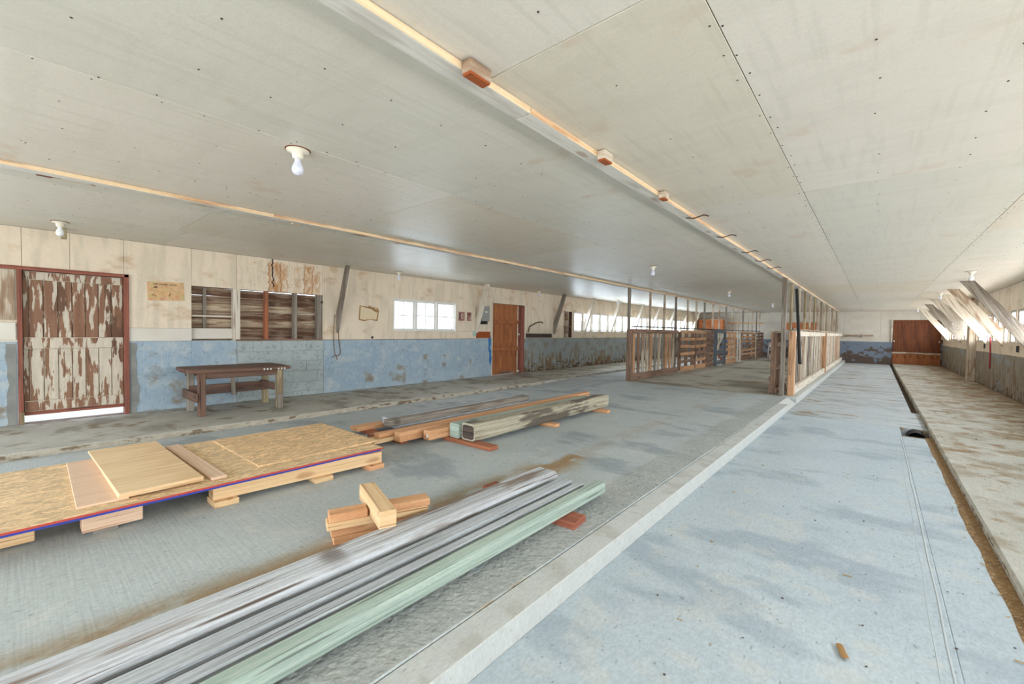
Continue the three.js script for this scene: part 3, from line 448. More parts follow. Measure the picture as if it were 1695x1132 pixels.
// doors
{
  const d = structure('door_1', 'peeling cream and brown plank door with bright gap below', 'door');
  const X = XL - 0.045, zs = [-0.048, -0.095, -0.207, -0.322, -0.436, -0.548, -0.661, -0.777, -0.885];
  part('backing', span(X - 0.03, X - 0.012, 0.15, 1.779, -0.046, -0.889, 0.001, 2), M.palletDark, d);
  for (let i = 0; i < 8; i++) { if (i !== 1) part('plank', span(X - 0.012, X, 0.915, 1.68, zs[i] - 0.003, zs[i + 1] + 0.003, 0.004), M.peelA, d); else part('plank', span(X - 0.012, X, 0.915, 1.68, zs[i] - 0.003, zs[i + 1] + 0.003, 0.004), M.peelA, d); part('plank', span(X - 0.012, X, 0.31, 0.9, zs[i] - 0.003, zs[i + 1] + 0.003, 0.004), M.peelB, d); }
  part('rail', span(X - 0.01, X + 0.016, 0.9, 1.03, -0.055, -0.885, 0.005), M.peelB, d);
  part('rail', span(X - 0.01, X + 0.014, 0.19, 0.31, -0.055, -0.885, 0.005), M.peelB, d);
  part('rail', span(X - 0.01, X + 0.012, 1.68, 1.775, -0.055, -0.885, 0.005), M.peelB, d);
  part('bottom_strip', span(X - 0.01, X + 0.018, 0.15, 0.19, -0.055, -0.885, 0.003, 2), M.jamb, d);
  part('jamb', cbox(0.1, 1.74, 0.04, 0.004, 1), M.jamb, d, [XL - 0.03, 0.93, -0.03]);
  part('jamb', cbox(0.12, 1.76, 0.045, 0.004, 1), M.jamb, d, [XL - 0.03, 0.94, -0.91]);
  part('header', cbox(0.12, 0.04, 1.35, 0.004, 2), M.jamb, d, [XL - 0.03, 1.8, -0.26]);
  part('threshold_post', cbox(0.1, 0.14, 0.035, 0.003, 1), M.benchPale, d, [XL - 0.015, 0.13, -0.035]);
  part('side_plank', cbox(0.02, 0.55, 0.11, 0.003, 1), M.whiteDirty, d, [XL + 0.012, 1.5, 0.06]);
  part('side_board', cbox(0.02, 0.19, 0.3, 0.003, 2), M.whitePanel, d, [XL + 0.02, 1.1, 0.15]);
}
{
  const d = structure('door_2', 'brown plywood door with cross rails beside the blue wainscot', 'door');
  const X = XL - 0.01;
  part('door_panel', span(X - 0.03, X, 0.075, 1.85, -7.66, -8.2, 0.003, 1), M.brownPly, d); part('door_panel', span(X - 0.03, X, 0.075, 1.85, -8.203, -8.62, 0.003, 1), M.brownPly, d);
  part('rail', span(X, X + 0.03, 1.36, 1.45, -7.67, -8.64, 0.003, 1), M.brownPly, d); part('rail', span(X, X + 0.03, 0.67, 0.76, -7.67, -8.68, 0.003, 1), M.brownPly, d); part('rail', span(X, X + 0.02, 0.085, 0.14, -7.9, -8.5, 0.003, 2), M.palletDark, d);
  part('door_edge', span(X - 0.03, X + 0.005, 0.075, 1.85, -8.62, -8.65, 0.002, 2), M.whiteWood, d);
  for (const y of [1.09, 0.71, 0.12]) part('hinge', cbox(0.02, 0.045, 0.06, 0.003, 2), M.white, d, [X + 0.02, y, -8.66]);
  part('jamb', cbox(0.1, 1.79, 0.05, 0.003, 1), M.jamb, d, [XL - 0.04, 0.955, -8.875]);
  part('dark_reveal', span(XL - 0.13, XL - 0.11, 0.06, 1.86, -8.64, -8.87, 0.001, 2), M.jamb, d);
  part('jamb', cbox(0.06, 1.79, 0.025, 0.003, 1), M.whiteWood, d, [XL - 0.02, 0.955, -7.65]);
}
{
  const d = structure('door_3', 'rust-brown sheet door on the far end wall with white rail', 'door');
  part('door_panel', span(0.52, 1.95, 0.53, 1.87, ZB + 0.03, ZB + 0.01, 0.003, 1), M.rustDoor, d); part('door_panel', span(0.52, 1.95, 0.05, 0.5, ZB + 0.03, ZB + 0.01, 0.003, 1), M.brownPly, d);
  part('rail', span(0.5, 1.96, 0.48, 0.55, ZB + 0.06, ZB + 0.03, 0.003, 2), M.whiteDirty, d); part('frame_post', span(0.46, 0.51, 0.95, 1.88, ZB + 0.06, ZB + 0.01, 0.003, 2), M.whiteWood, d);
  for (const x of [0.56, 1.9]) part('knob', new THREE.SphereGeometry(0.03, 10, 8), M.white, d, [x, 1.0, ZB + 0.05]);
}

// ---------------------------------------------------------------- diagonal braces
function brace(side, z, m, y0, xt, label) {
  const s = side === 'L' ? 1 : -1, xw = side === 'L' ? XL + 0.006 : XR - 0.006, a = new THREE.Vector2(xw, y0), b = new THREE.Vector2(xt, C - 0.006), l = a.distanceTo(b), an = Math.atan2(b.y - a.y, b.x - a.x);
  const wd = side === 'L' ? 0.09 : 0.165, th = side === 'L' && z < -5 ? 0.085 : 0.045, dx = wd / Math.abs(Math.sin(an)), sh = new THREE.Shape();   // ends cut plumb at the wall and level at the ceiling
  sh.moveTo(xw, y0); sh.lineTo(xw, y0 + wd / Math.abs(Math.cos(an))); sh.lineTo(xt, C - 0.002); sh.lineTo(xt + s * dx, C - 0.002);
  const g = new THREE.ExtrudeGeometry(sh, { depth: th, bevelEnabled: false }), pz = g.attributes.position, uv = g.attributes.uv, du = Math.cos(an), dv = Math.sin(an);
  for (let i = 0; i < pz.count; i++) { const x = pz.getX(i) - xw, y = pz.getY(i) - y0; uv.setXY(i, x * du + y * dv, -x * dv + y * du + pz.getZ(i)); }
  single('wall_brace', g, m, label, 'brace', [0, 0, z - th / 2], undefined, side === 'L' ? 'left wall braces' : 'right wall braces');
}
[[-3.68, M.grayBrown], [-7.1, M.whiteWood], [-10.3, M.grayBrown], [-12.0, M.whiteWood], [-13.8, M.whiteWood], [-15.75, M.whiteWood], [-17.4, M.whiteWood], [-19.2, M.whiteWood], [-21.0, M.whiteWood], [-22.6, M.whiteWood]].forEach(([z, m], i) => brace('L', z, m, 1.1, -6.9, ['grey diagonal brace right of the boarded opening on left wall', 'white diagonal brace beside the grey meter box', 'grey diagonal brace between brown door and left window row'][i] ?? `${ord(i - 3)} white diagonal brace across the far left windows, counted from the niche`));
[[-11.5, M.grayBrown], [-13.35, M.whiteDirty], [-15.0, M.whiteWood], [-16.95, M.whiteWood], [-19.2, M.grayBrown], [-22.0, M.whiteWood]].forEach(([z, m], i) => brace('R', z, m, 1.02, 1.34, `${['nearest grey-brown', 'second, stained white', 'third, white', 'fourth, white', 'fifth, grey-brown', 'farthest white'][i]} diagonal brace along the right window wall`));

// ---------------------------------------------------------------- ceiling fittings
function lamp(x, z, clear, label, s = 1) {
  const t = thing('light_bulb', label, 'light bulb', [x, C, z], [0, rr(0, 6), 0], 'bare ceiling bulbs');
  part('backing_disc', lathe([[0, -0.004], [0.068 * s, -0.004], [0.07 * s, 0.001]]), M.rust, t);
  const lh = part('lamp_holder', lathe([[0.063 * s, 0], [0.062 * s, -0.01], [0.034 * s, -0.018], [0.028 * s, -0.05], [0.022 * s, -0.055], [0, -0.055]]), M.porcelain, t);
  part('bulb', lathe([[0.016 * s, -0.05], [0.018 * s, -0.072], [0.031 * s, -0.1], [0.033 * s, -0.118], [0.028 * s, -0.135], [0.015 * s, -0.147], [0, -0.15]]), clear ? M.bulbClear : M.bulb, lh);
}
lamp(-2.64, -1.1, 0, 'frosted white bulb in ceiling holder, nearest of all bulbs');
lamp(-6.48, -0.31, 1, 'clear bulb on ceiling above the peeling plank door');
lamp(-2.73, -6.6, 0, 'bulb on ceiling in front of the first left stall post');
lamp(-2.8, -11.5, 0, 'second bulb over the stall floor between the post rows');
lamp(-2.7, -16.7, 0, 'third and farthest bulb over the stall floor');
lamp(-6.8, -4.66, 0, 'bulb on ceiling above the trio of left windows');
lamp(-6.9, -9.13, 0, 'bulb on ceiling just beyond the brown plywood door');
lamp(-6.6, -13.1, 0, 'bulb on ceiling above the far left window row');
lamp(1.11, -9.85, 1, 'clear bulb on ceiling before the nearest right brace');
lamp(1.13, -14.4, 0, 'bulb on ceiling beside the middle right braces');
lamp(1.13, -21.8, 0, 'small far bulb above the rust-brown end door');
function nailer(z, label, len = 0.11) { const t = thing('ceiling_block', label, 'wood block', [-1.235, C, z], [0, 0, 0], 'blocks along the ceiling board'); part('block', cbox(0.05, 0.05, len, 0.004, 2), M.whiteDirty, t, [0, -0.028, 0]); part('rusty_underside', cbox(0.046, 0.012, len - 0.006, 0.004, 2), M.rust, t, [0, -0.055, 0]); }
nailer(-1.2, 'white wood block with rusty underside, nearest on the ceiling board', 0.12);
nailer(-2.25, 'second rusty-bottomed block on the ceiling board', 0.1);
nailer(-3.15, 'third orange-bottomed block on the ceiling board, with bent nails', 0.08);
[-3.86, -4.8, -5.87, -6.67, -7.49].forEach((z, i) => single('bent_hook', tube([[-1.3, 2.212, z + 0.02], [-1.24, 2.2, z + 0.01], [-1.16, 2.222, z - 0.01], [-1.12, 2.205, z - 0.01]], 0.006, 12), M.iron, `${ord(i)} rusty bent iron hook under the ceiling board, from the near end`, 'hook', [0, 0, 0], undefined, 'hooks under the ceiling board'));
single('rusted_cleat', cbox(0.05, 0.03, 0.3, 0.004, 2), M.sheetPaint, 'long cleat with flaking rust paint on left ceiling board', 'wood block', [-4.42, 2.232, -0.25]);
[[-1.83, 'first'], [-3.0, 'second'], [-4.0, 'third'], [-5.6, 'fourth'], [-6.7, 'fifth']].forEach(([z, n]) => single('ceiling_cleat', cbox(0.05, 0.03, 0.07, 0.004, 2), M.trimEdge, `${n} small bare wood cleat beside the left ceiling board`, 'wood block', [-4.43, 2.234, z], undefined, 'cleats along the left ceiling board'));
single('hanging_block', cbox(0.06, 0.11, 0.045, 0.004, 1), M.benchPale, 'small wood block hanging from ceiling beside the clear bulb above the plank door', 'wood block', [-6.92, 2.193, -0.36]);

// ---------------------------------------------------------------- things on the left wall
single('old_notice', span(XL + 0.001, XL + 0.006, 0, 0.245, 0, -0.385, 0.001), M.poster, 'curled yellowed notice on wall between plank door and opening', 'notice', [0, 1.512, -1.12], [0.035, 0, 0]);
{ const ragged = (k, seed) => { const sh = new THREE.Shape(), P = [[0, 0.02], [0.1, 0], [0.22, 0.03], [0.37, 0.01], [0.4, 0.2], [0.36, 0.25], [0.2, 0.24], [0.02, 0.27]]; P.forEach((p, i) => { const x = 0.2 + (p[0] - 0.2) * k + rr(-0.006, 0.006), y = 0.135 + (p[1] - 0.135) * k + rr(-0.006, 0.006); i ? sh.lineTo(x, y) : sh.moveTo(x, y); }); const g = new THREE.ExtrudeGeometry(sh, { depth: 0.003, bevelEnabled: false }); g.rotateY(Math.PI / 2); return g; };
  const t = thing('torn_paper', 'torn yellow paper scrap on wall left of the three windows', 'paper', [XL + 0.002, 1.33, -4.09]); part('glued_backing', ragged(1.06), M.paperBrown, t); part('top_sheet', ragged(0.92), M.paper, t, [0.003, 0, 0]); part('curled_corner', new THREE.CylinderGeometry(0.014, 0.02, 0.2, 8, 1, true, 0, 4), M.paperBrown, t, [0.018, 0.225, -0.27], [Math.PI / 2 - 0.5, 0, 0]); }
[[-6.53, 0.18], [-6.79, 0.13]].forEach(([z, w], i) => single('picture', span(XL + 0.002, XL + 0.008, 0, 0.2, 0, -w, 0.001), M.picture[i], `${i ? 'right' : 'left'} small faded red picture pinned beside the three windows`, 'picture', [0, 1.395, z], undefined));
{ const t = thing('meter_box', 'grey electric meter box on wall behind the white brace', 'electric box', [XL + 0.001, 1.4, -7.32]); const ca = part('case', cbox(0.1, 0.36, 0.26, 0.006, 1), M.boxGray, t, [0.05, 0.18, 0]); part('paper_label', cbox(0.004, 0.03, 0.1, 0.001, 2), M.white, ca, [0.052, 0.04, 0]); part('lower_cover', cbox(0.07, 0.07, 0.2, 0.004, 2), M.black, t, [0.035, -0.036, 0.01]); }
single('switch_plate', cbox(0.02, 0.12, 0.1, 0.004, 1), mat({ color: 0xa9c0b4, roughness: 0.6 }), 'pale green junction box at the foot of the white brace', 'electric box', [XL + 0.012, 1.1, -7.03]);
single('wire_loop', mergeGeometries([tube([[XL + 0.03, 1.42, -3.62], [XL + 0.02, 1.1, -3.6], [XL + 0.02, 0.85, -3.61], [XL + 0.02, 0.72, -3.63], [XL + 0.02, 0.7, -3.69], [XL + 0.02, 0.75, -3.73], [XL + 0.02, 0.95, -3.7], [XL + 0.02, 1.15, -3.69]], 0.006, 40), tube([[XL + 0.02, 0.71, -3.64], [XL + 0.02, 0.67, -3.57]], 0.006, 4), tube([[XL + 0.02, 0.71, -3.65], [XL + 0.02, 0.63, -3.67]], 0.006, 4)]), M.wire, 'rusty wire loop hanging below the grey brace on blue wall', 'wire');
single('bent_pipe', tube([[XL + 0.02, 1.15, -9.05], [XL + 0.03, 1.3, -9.1], [XL + 0.06, 1.42, -9.4], [XL + 0.06, 1.44, -9.6], [XL + 0.06, 1.4, -9.66]], 0.014, 24), M.iron, 'bent rusty pipe on wall just beyond the brown plywood door', 'pipe');
[[1.62, -3.4, 0.02], [1.02, -4.36, 0.025]].forEach(([y, z, r], i) => single('wall_plug', new THREE.SphereGeometry(r, 10, 8).scale(0.4, 1, 1), M.nail, i ? 'small black hole plug just above blue wainscot near the windows' : 'black knob at upper right of the boarded opening', 'plug', [XL + 0.006, y, z]));
{ // workbench
  const t = thing('workbench', 'weathered brown wooden workbench against the blue wall', 'workbench', [-6.65, 0.06, -1.95]);
  for (let i = 0; i < 3; i++) part('top_plank', cbox(0.235, 0.045, i === 1 ? 1.2 : 1.16, 0.006, 2), M.bench, t, [-0.24 + i * 0.24, 0.562 + rr(-0.003, 0.003), rr(-0.01, 0.01)], [0, rr(-0.01, 0.01), 0]);
  part('apron', cbox(0.035, 0.07, 1.0, 0.004, 2), M.bench, t, [0.28, 0.5, 0]); part('apron', cbox(0.035, 0.07, 1.0, 0.004, 2), M.bench, t, [-0.28, 0.5, 0]);
  [[0.28, 0.45, M.bench], [-0.25, 0.45, M.grayBrown], [0.28, -0.46, M.benchPale], [-0.25, -0.46, M.benchPale]].forEach(([x, z, m]) => part('leg', cbox(0.075, 0.54, 0.075, 0.005, 1), m, t, [x, 0.27, z]));
  part('end_stretcher', cbox(0.62, 0.11, 0.03, 0.004, 0), M.bench, t, [0.015, 0.24, 0.51]); part('end_stretcher', cbox(0.5, 0.1, 0.03, 0.004, 0), M.bench, t, [0.0, 0.3, -0.4]);
  part('back_stretcher', cbox(0.03, 0.13, 0.95, 0.004, 2), M.bench, t, [-0.2, 0.27, 0]);
  part('vertical_brace', cbox(0.03, 0.36, 0.05, 0.003, 1), M.grayBrown, t, [-0.165, 0.35, -0.02], [0.04, 0, 0]);
  part('foot_block', cbox(0.04, 0.2, 0.06, 0.003, 1), M.grayBrown, t, [0.335, 0.1, -0.45]);
  for (let i = 0; i < 6; i++) part('white_mark', cbox(0.004, 0.022, 0.02, 0.001, 1), M.white, t, [0.36, 0.555, -0.24 - i * 0.04 - (i > 2 ? 0.06 : 0)]);
}

// ---------------------------------------------------------------- sheet goods on the slab
const S0 = 0.1;
single('support_timber', cbox(0.12, 0.095, 1.12, 0.004, 2), M.firPale, 'pale timber under the right end of the sheet stack', 'timber', [-3.05, S0 + 0.0825, -1.33], [0, -0.06, 0]);
single('support_timber', cbox(0.1, 0.095, 1.12, 0.004, 2), M.firPale, 'pale timber hidden under the far edge of the sheet stack', 'timber', [-3.95, S0 + 0.0825, -1.33]);
single('support_board', cbox(0.12, 0.085, 0.24, 0.004, 2), M.plyPink, 'short pale board under the front edge of the sheet stack', 'timber', [-3.13, S0 + 0.06, -0.33]);
single('support_board', cbox(0.14, 0.07, 0.36, 0.004, 2), M.firPale, 'short board under the sheet stack at the left picture edge', 'timber', [-3.22, S0 + 0.05, 0.13]);
[[-3.06, -0.83, 'first pale shim under the near end of the support timber'], [-3.03, -1.42, 'middle shim under the support timber of the sheet stack'], [-3.0, -1.82, 'last reddish shim under the right end of the support timber']].forEach(([x, z, l], i) => single('shim', cbox(0.16, 0.034, 0.13, 0.003, 0), i === 2 ? M.fir : M.firPale, l, 'wood shim', [x, S0 + 0.0175, z]));
[[-3.13, -0.3], [-3.22, 0.13], [-3.95, -1.1], [-3.95, 0.2]].forEach(([x, z], i) => i < 2 && single('shim', cbox(0.1, i ? 0.014 : 0.016, 0.1, 0.002, 0), M.grayBrown, i ? 'thin shim at the left picture edge under a short board' : 'thin shim under the short pale front board', 'wood shim', [x, S0 + 0.008, z]));
function sheet(name, x0, x1, y, th, z0, z1, m, label, edge, el, rot = 0) {
  const t = thing(name, label, 'board sheet', [(x0 + x1) / 2, y, (z0 + z1) / 2], [0, rot, 0]), w = Math.abs(x1 - x0), d = Math.abs(z1 - z0);
  part('board', cbox(w, th, d, 0.0015, 2), m, t, [0, th / 2, 0]);
  if (edge) part('painted_edge', mergeGeometries([cbox(0.002, th * 0.96, d, 0.0003, 2).translate(w / 2 + 0.001, th / 2, 0), cbox(w, th * 0.96, 0.002, 0.0003, 0).translate(0, th / 2, -d / 2 - 0.001)]), edge, t).userData.label = el;
  return t;
}
const y1 = S0 + 0.131;
sheet('strand_board', -4.13, -2.955, y1, 0.012, 0.55, -1.87, M.osb, 'bottom blue-edged strand board sheet of the stack', M.blueEdge, 'blue painted edge');
sheet('strand_board', -4.13, -2.95, y1 + 0.0125, 0.012, 0.54, -1.89, M.osb, 'large red-edged strand board sheet covering the stack', M.redEdge, 'red painted edge');
const y2 = y1 + 0.025;
sheet('strand_board', -4.07, -3.12, y2, 0.012, -1.04, -1.94, M.osbPale, 'smaller strand board sheet lying on the right half of the stack', null, '', 0.02);
sheet('plywood_offcut', -4.08, -3.05, y2, 0.012, -0.2, -0.4, M.plyPink, 'pinkish plywood strip sticking out left of the plywood sheets', null, '', -0.02);
sheet('plywood_offcut', -4.2, -3.04, y2 + 0.0125, 0.015, -0.34, -0.72, M.plyTop, 'lower tan plywood sheet of the pair on the stack', null, '', 0.01);
sheet('plywood_offcut', -4.22, -3.03, y2 + 0.028, 0.015, -0.335, -0.71, M.plyTop, 'upper tan plywood sheet lying on the middle of the stack', null, '', 0.02);
single('loose_plank', cbox(1.06, 0.02, 0.085, 0.006, 0), M.plyPink, 'narrow loose plank beside the tan plywood sheets', 'plank', [-3.56, y2 + 0.011, -0.79], [0, 0.03, 0]);

// ---------------------------------------------------------------- lumber pile behind
const LY = S0 + 0.04;
single('support_plank', cbox(0.62, 0.038, 0.11, 0.003, 0), M.firRed, 'reddish plank under the near end of the old railway tie', 'plank', [-2.93, S0 + 0.02, -2.82], [0, 0.05, 0]);
single('support_plank', cbox(0.7, 0.038, 0.09, 0.003, 0), M.firRed, 'reddish board under the near ends of the long lumber', 'plank', [-3.75, S0 + 0.02, -2.4], [0, 0.03, 0]);
single('support_block', cbox(0.5, 0.038, 0.1, 0.003, 0), M.fir, 'small orange block under the middle of the railway tie', 'wood block', [-2.99, S0 + 0.02, -4.0], [0, 0.1, 0]);
single('support_block', cbox(0.6, 0.038, 0.1, 0.003, 0), M.fir, 'small orange block under the far end of the railway tie', 'wood block', [-3.02, S0 + 0.02, -5.2], [0, 0.05, 0]);
single('support_plank', cbox(0.9, 0.038, 0.09, 0.003, 0), M.firRed, 'board under the far ends of the grey timbers', 'plank', [-3.85, S0 + 0.02, -4.5]);
{ const t = thing('railway_tie', 'big rotten railway tie at the front of the lumber pile', 'timber', [-2.93, LY + 0.082, -2.8], [0, 0.005, 0]); part('timber', sweep(roundRect(0.185, 0.165, 0.03, 3), 2.65, 60, 0.05, 941), M.tie, t); part('rotten_end', sweep(roundRect(0.15, 0.13, 0.03, 3), 0.006, 1, 0.02, 942), M.tieDark, t, [0, 0, 0.0055]); }
single('green_timber', sweep(roundRect(0.13, 0.14, 0.012, 2), 2.5, 20, 0.01, 943), M.green, 'pale green square timber behind the railway tie', 'timber', [-3.105, LY + 0.072, -2.78]);
single('lumber', cbox(0.09, 0.09, 1.6, 0.004, 2), M.fir, 'orange square lumber with white spot on its end beside green timber', 'lumber', [-3.235, LY + 0.046, -3.34]);
single('lumber_spot', cbox(0.03, 0.03, 0.003, 0.001, 0), M.white, 'white paint spot on the end of the orange square lumber', 'paint spot', [-3.215, LY + 0.04, -2.5385]);
single('lumber', cbox(0.09, 0.09, 3.2, 0.004, 2), M.fir, 'longer orange square lumber second from the green timber', 'lumber', [-3.375, LY + 0.046, -3.91]);
single('lumber', cbox(0.14, 0.038, 3.9, 0.003, 2), M.firPale, 'long flat tan board in the middle of the lumber pile', 'lumber', [-3.52, LY + 0.02, -4.05], [0, 0.01, 0]);
single('lumber', cbox(0.09, 0.038, 3.9, 0.003, 2), M.fir, 'long orange board stacked on the flat tan board', 'lumber', [-3.53, LY + 0.059, -4.12], [0, 0.015, 0]);
single('lumber', cbox(0.09, 0.038, 1.3, 0.003, 2), M.firRed, 'short reddish board under the grey timbers at the near end', 'lumber', [-3.66, LY + 0.02, -2.85]);
single('lumber', cbox(0.14, 0.04, 0.5, 0.003, 2), M.fir, 'short orange board at the left end of the lumber pile', 'lumber', [-4.05, LY + 0.021, -2.5]);
single('gray_timber', cbox(0.1, 0.07, 2.35, 0.006, 2), M.gray, 'weathered grey timber at the back of the lumber pile', 'timber', [-3.95, LY + 0.079, -3.72], [0, 0.0, 0]);
single('gray_timber', cbox(0.1, 0.07, 2.35, 0.006, 2), M.grayBrown, 'second weathered grey-brown timber beside the back one', 'timber', [-3.83, LY + 0.079, -3.66], [0, 0.01, 0]);
single('gray_timber', cbox(0.2, 0.042, 2.3, 0.006, 2), M.gray, 'flat grey board under the two weathered timbers', 'timber', [-3.88, LY + 0.0215, -3.75]);

// ---------------------------------------------------------------- stack of short studs with a cross block
{
  const th = 0.039, a = -0.368, R = (k, dz, len, m, l, off = 0) => single('stud_offcut', cbox(0.088, th, len, 0.003, 2), m, l, 'wood offcut', [-2.0 + dz * Math.sin(a) + off * 0.933, S0 + 0.0005 + (k + 0.5) * (th + 0.0003), -1.27 + dz * Math.cos(a) + off * 0.36], [0, a, 0], 'short studs under the cross block');
  R(0, -0.005, 0.49, M.fir, 'lowest stud offcut in the crossed stack');
  R(1, 0.0, 0.5, M.fir, 'second stud offcut from the floor in the crossed stack', -0.004);
  R(2, 0.01, 0.52, M.firPale, 'third stud offcut from the floor in the crossed stack', 0.003);
  R(3, 0.167, 0.185, M.fir, 'topmost stud offcut left of the cross block');
  R(3, -0.145, 0.23, M.fir, 'topmost stud offcut right of the cross block');
  single('cross_block', cbox(0.086, 0.086, 0.44, 0.004, 2), M.firPale, 'square lumber block lying across the stack of short studs', 'wood block', [-2.005, S0 + 0.0005 + 3 * 0.0393 + 0.0437, -1.248], [0, 1.263, 0]);
}

// ---------------------------------------------------------------- long beams in the foreground
const BY = S0 + 0.04;
single('support_block', cbox(0.38, 0.038, 0.15, 0.004, 0), M.blockRed, 'red-brown block under the right far end of the foreground beams', 'wood block', [-1.43, S0 + 0.0195, -2.05], [0, 0.1, 0]);
single('support_block', cbox(0.36, 0.038, 0.13, 0.004, 0), M.blockRed, 'red-brown block sticking out left of the long grey log', 'wood block', [-1.83, S0 + 0.0195, -2.12], [0, -0.05, 0]);
single('support_block', cbox(0.6, 0.038, 0.12, 0.004, 0), M.blockRed, 'block under the near ends of the foreground beams', 'wood block', [-1.58, S0 + 0.0195, 0.6]);
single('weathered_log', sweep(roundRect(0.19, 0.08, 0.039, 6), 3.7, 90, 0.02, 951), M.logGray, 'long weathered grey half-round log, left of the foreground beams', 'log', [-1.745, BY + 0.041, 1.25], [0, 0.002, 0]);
single('gray_beam', sweep(roundRect(0.084, 0.07, 0.006, 2), 3.65, 40, 0.005, 952), M.gray, 'wider grey beam beside the weathered log', 'beam', [-1.552, BY + 0.0365, 1.25]);
single('gray_beam', sweep(roundRect(0.05, 0.07, 0.006, 2), 3.65, 40, 0.005, 953), M.gray, 'narrower grey beam beside the green beam', 'beam', [-1.446, BY + 0.0365, 1.25]);
single('green_beam', sweep(roundRect(0.076, 0.078, 0.016, 3), 3.75, 24, 0.008, 954), M.green, 'pale green treated beam, rightmost of the foreground beams', 'beam', [-1.356, BY + 0.041, 1.25]);

// ---------------------------------------------------------------- stall rows
const postsL = [-9.2, -10.4, -11.35, -12.2, -13.2, -14.0, -14.85, -15.8, -16.6, -17.5, -18.5, -19.4, -20.2, -21.2, -22.0, -22.9, -23.6];
postsL.forEach((z, i) => single('stall_post', cbox(0.04, 2.212 - 0.1, i % 3 === 0 ? 0.09 : 0.07, 0.003, 1), i % 3 ? M.whiteDirty : M.grayBrown, `${ord(i)} post of the left stall row, counted from the near end`, 'post', [-4.345, 0.1 + (2.212 - 0.1) / 2, z], undefined, 'left stall posts'));
const postsR = [-10.0, -11.1, -12.1, -13.1, -14.1, -15.0, -16.0, -16.9, -17.9, -19.0, -20.2, -21.3, -22.4, -23.4];
postsR.forEach((z, i) => single('stall_post', cbox(0.04, 2.212 - 0.1, 0.085, 0.003, 1), i % 2 ? M.whiteDirty : M.benchPale, `${ord(i)} post of the right stall row, counted from the near end`, 'post', [-1.3, 0.1 + (2.212 - 0.1) / 2, z], undefined, 'right stall posts'));
single('end_post', cbox(0.07, 2.11, 0.07, 0.004, 1), M.grayBrown, 'tall grey end post of the right stall row', 'post', [-1.27, 0.1 + 1.056, -8.98], [0.008, 0, 0]);
single('steel_pole', tube([[-1.2, 2.08, -9.85], [-1.1, 1.39, -9.375], [-1.0, 0.7, -8.9]], 0.028, 12), M.blackIron, 'dark steel pole leaning on the end of the right stall row', 'pole');
function slatFence(name, x, z0, z1, step, w, mats, label, rail, face) {
  const t = thing(name, label, 'fence', [x, 0.1, z0]); const L = z0 - z1;
  part('top_rail', cbox(0.05, 0.1, L, 0.004, 2), rail, t, [0, 1.12, -L / 2]); part('bottom_rail', cbox(0.07, 0.14, L, 0.006, 2), rail, t, [0, 0.075, -L / 2]);
  let z = 0.06; for (let i = 0; z < L - 0.04; i++, z += step) part('slat', cbox(0.025, 1.06, w * rr(0.8, 1.25), 0.003, 1), mats[(rnd() * mats.length) | 0], t, [-0.05, 0.6, -z], [rr(-0.05, 0.05), 0, 0]);
  part('end_post', cbox(0.1, 1.16, 0.1, 0.005, 1), rail === M.whiteWood ? M.pallet : M.palletDark, t, [0, 0.58, 0.02]);
  return t;
}
slatFence('slat_fence', -4.2, -8.98, -12.0, 0.25, 0.12, [M.pallet, M.palletDark, M.whiteDirty, M.grayBrown], 'brown upright slat fence at the near end of left stall row', M.palletDark, 1);
slatFence('slat_fence', -1.15, -9.15, -15.3, 0.23, 0.07, [M.whiteWood, M.whiteDirty, M.whiteWood, M.grayBrown, M.whiteDirty, M.pallet], 'whitewashed slat fence, near half of the right stall row', M.whiteWood, 1);
slatFence('slat_fence', -1.15, -15.5, -23.5, 0.24, 0.08, [M.whiteWood, M.whiteDirty, M.whiteWood, M.pallet], 'whitewashed slat fence, far half of the right stall row', M.whiteWood, 1);
function pallet(x, z0, z1, m1, m2, rows, label, turn = 0) {
  const t = thing('wood_pallet', label, 'pallet', [x, 0.1, (z0 + z1) / 2], [0, turn, 0], 'pallets along the stall rows'), L = z0 - z1;
  for (const k of [-1, 0, 1]) part('stringer', cbox(0.09, 1.1, 0.04, 0.003, 1), m2, t, [0, 0.58, k * (L / 2 - 0.05)]);
  for (let i = 0; i < rows; i++) { const y = 0.08 + i * 1.05 / (rows - 1); part('slat', cbox(0.018, i === 0 ? 0.15 : 0.085, L, 0.003, 2), rnd() < 0.7 ? m1 : m2, t, [0.054, y, 0], [rr(-0.03, 0.03), 0, 0]); if (i % 2 === 0) part('slat', cbox(0.018, 0.085, L, 0.003, 2), m2, t, [-0.054, y, 0]); }
}
pallet(-4.2, -12.1, -13.3, M.pallet, M.palletDark, 6, 'brown pallet standing right after the slat fence on left');
pallet(-4.2, -13.42, -14.4, M.pallet, M.palletDark, 6, 'second brown pallet of the left stall row');
pallet(-4.2, -14.45, -15.25, M.palletDark, M.palletDark, 7, 'dark worn pallet just before the grey frame');
pallet(-4.2, -16.7, -18.3, M.pallet, M.pallet, 6, 'orange-brown pallet just beyond the grey frame');
pallet(-4.2, -19.2, -21.7, M.pallet, M.palletDark, 7, 'wide pallet between two white boards in left stall row');
pallet(-4.2, -21.95, -23.5, M.palletDark, M.palletDark, 8, 'farthest dark pallet of the left stall row');
pallet(-1.42, -9.0, -10.1, M.whiteDirty, M.palletDark, 6, 'whitish pallet on the stall side of the right row end', Math.PI);
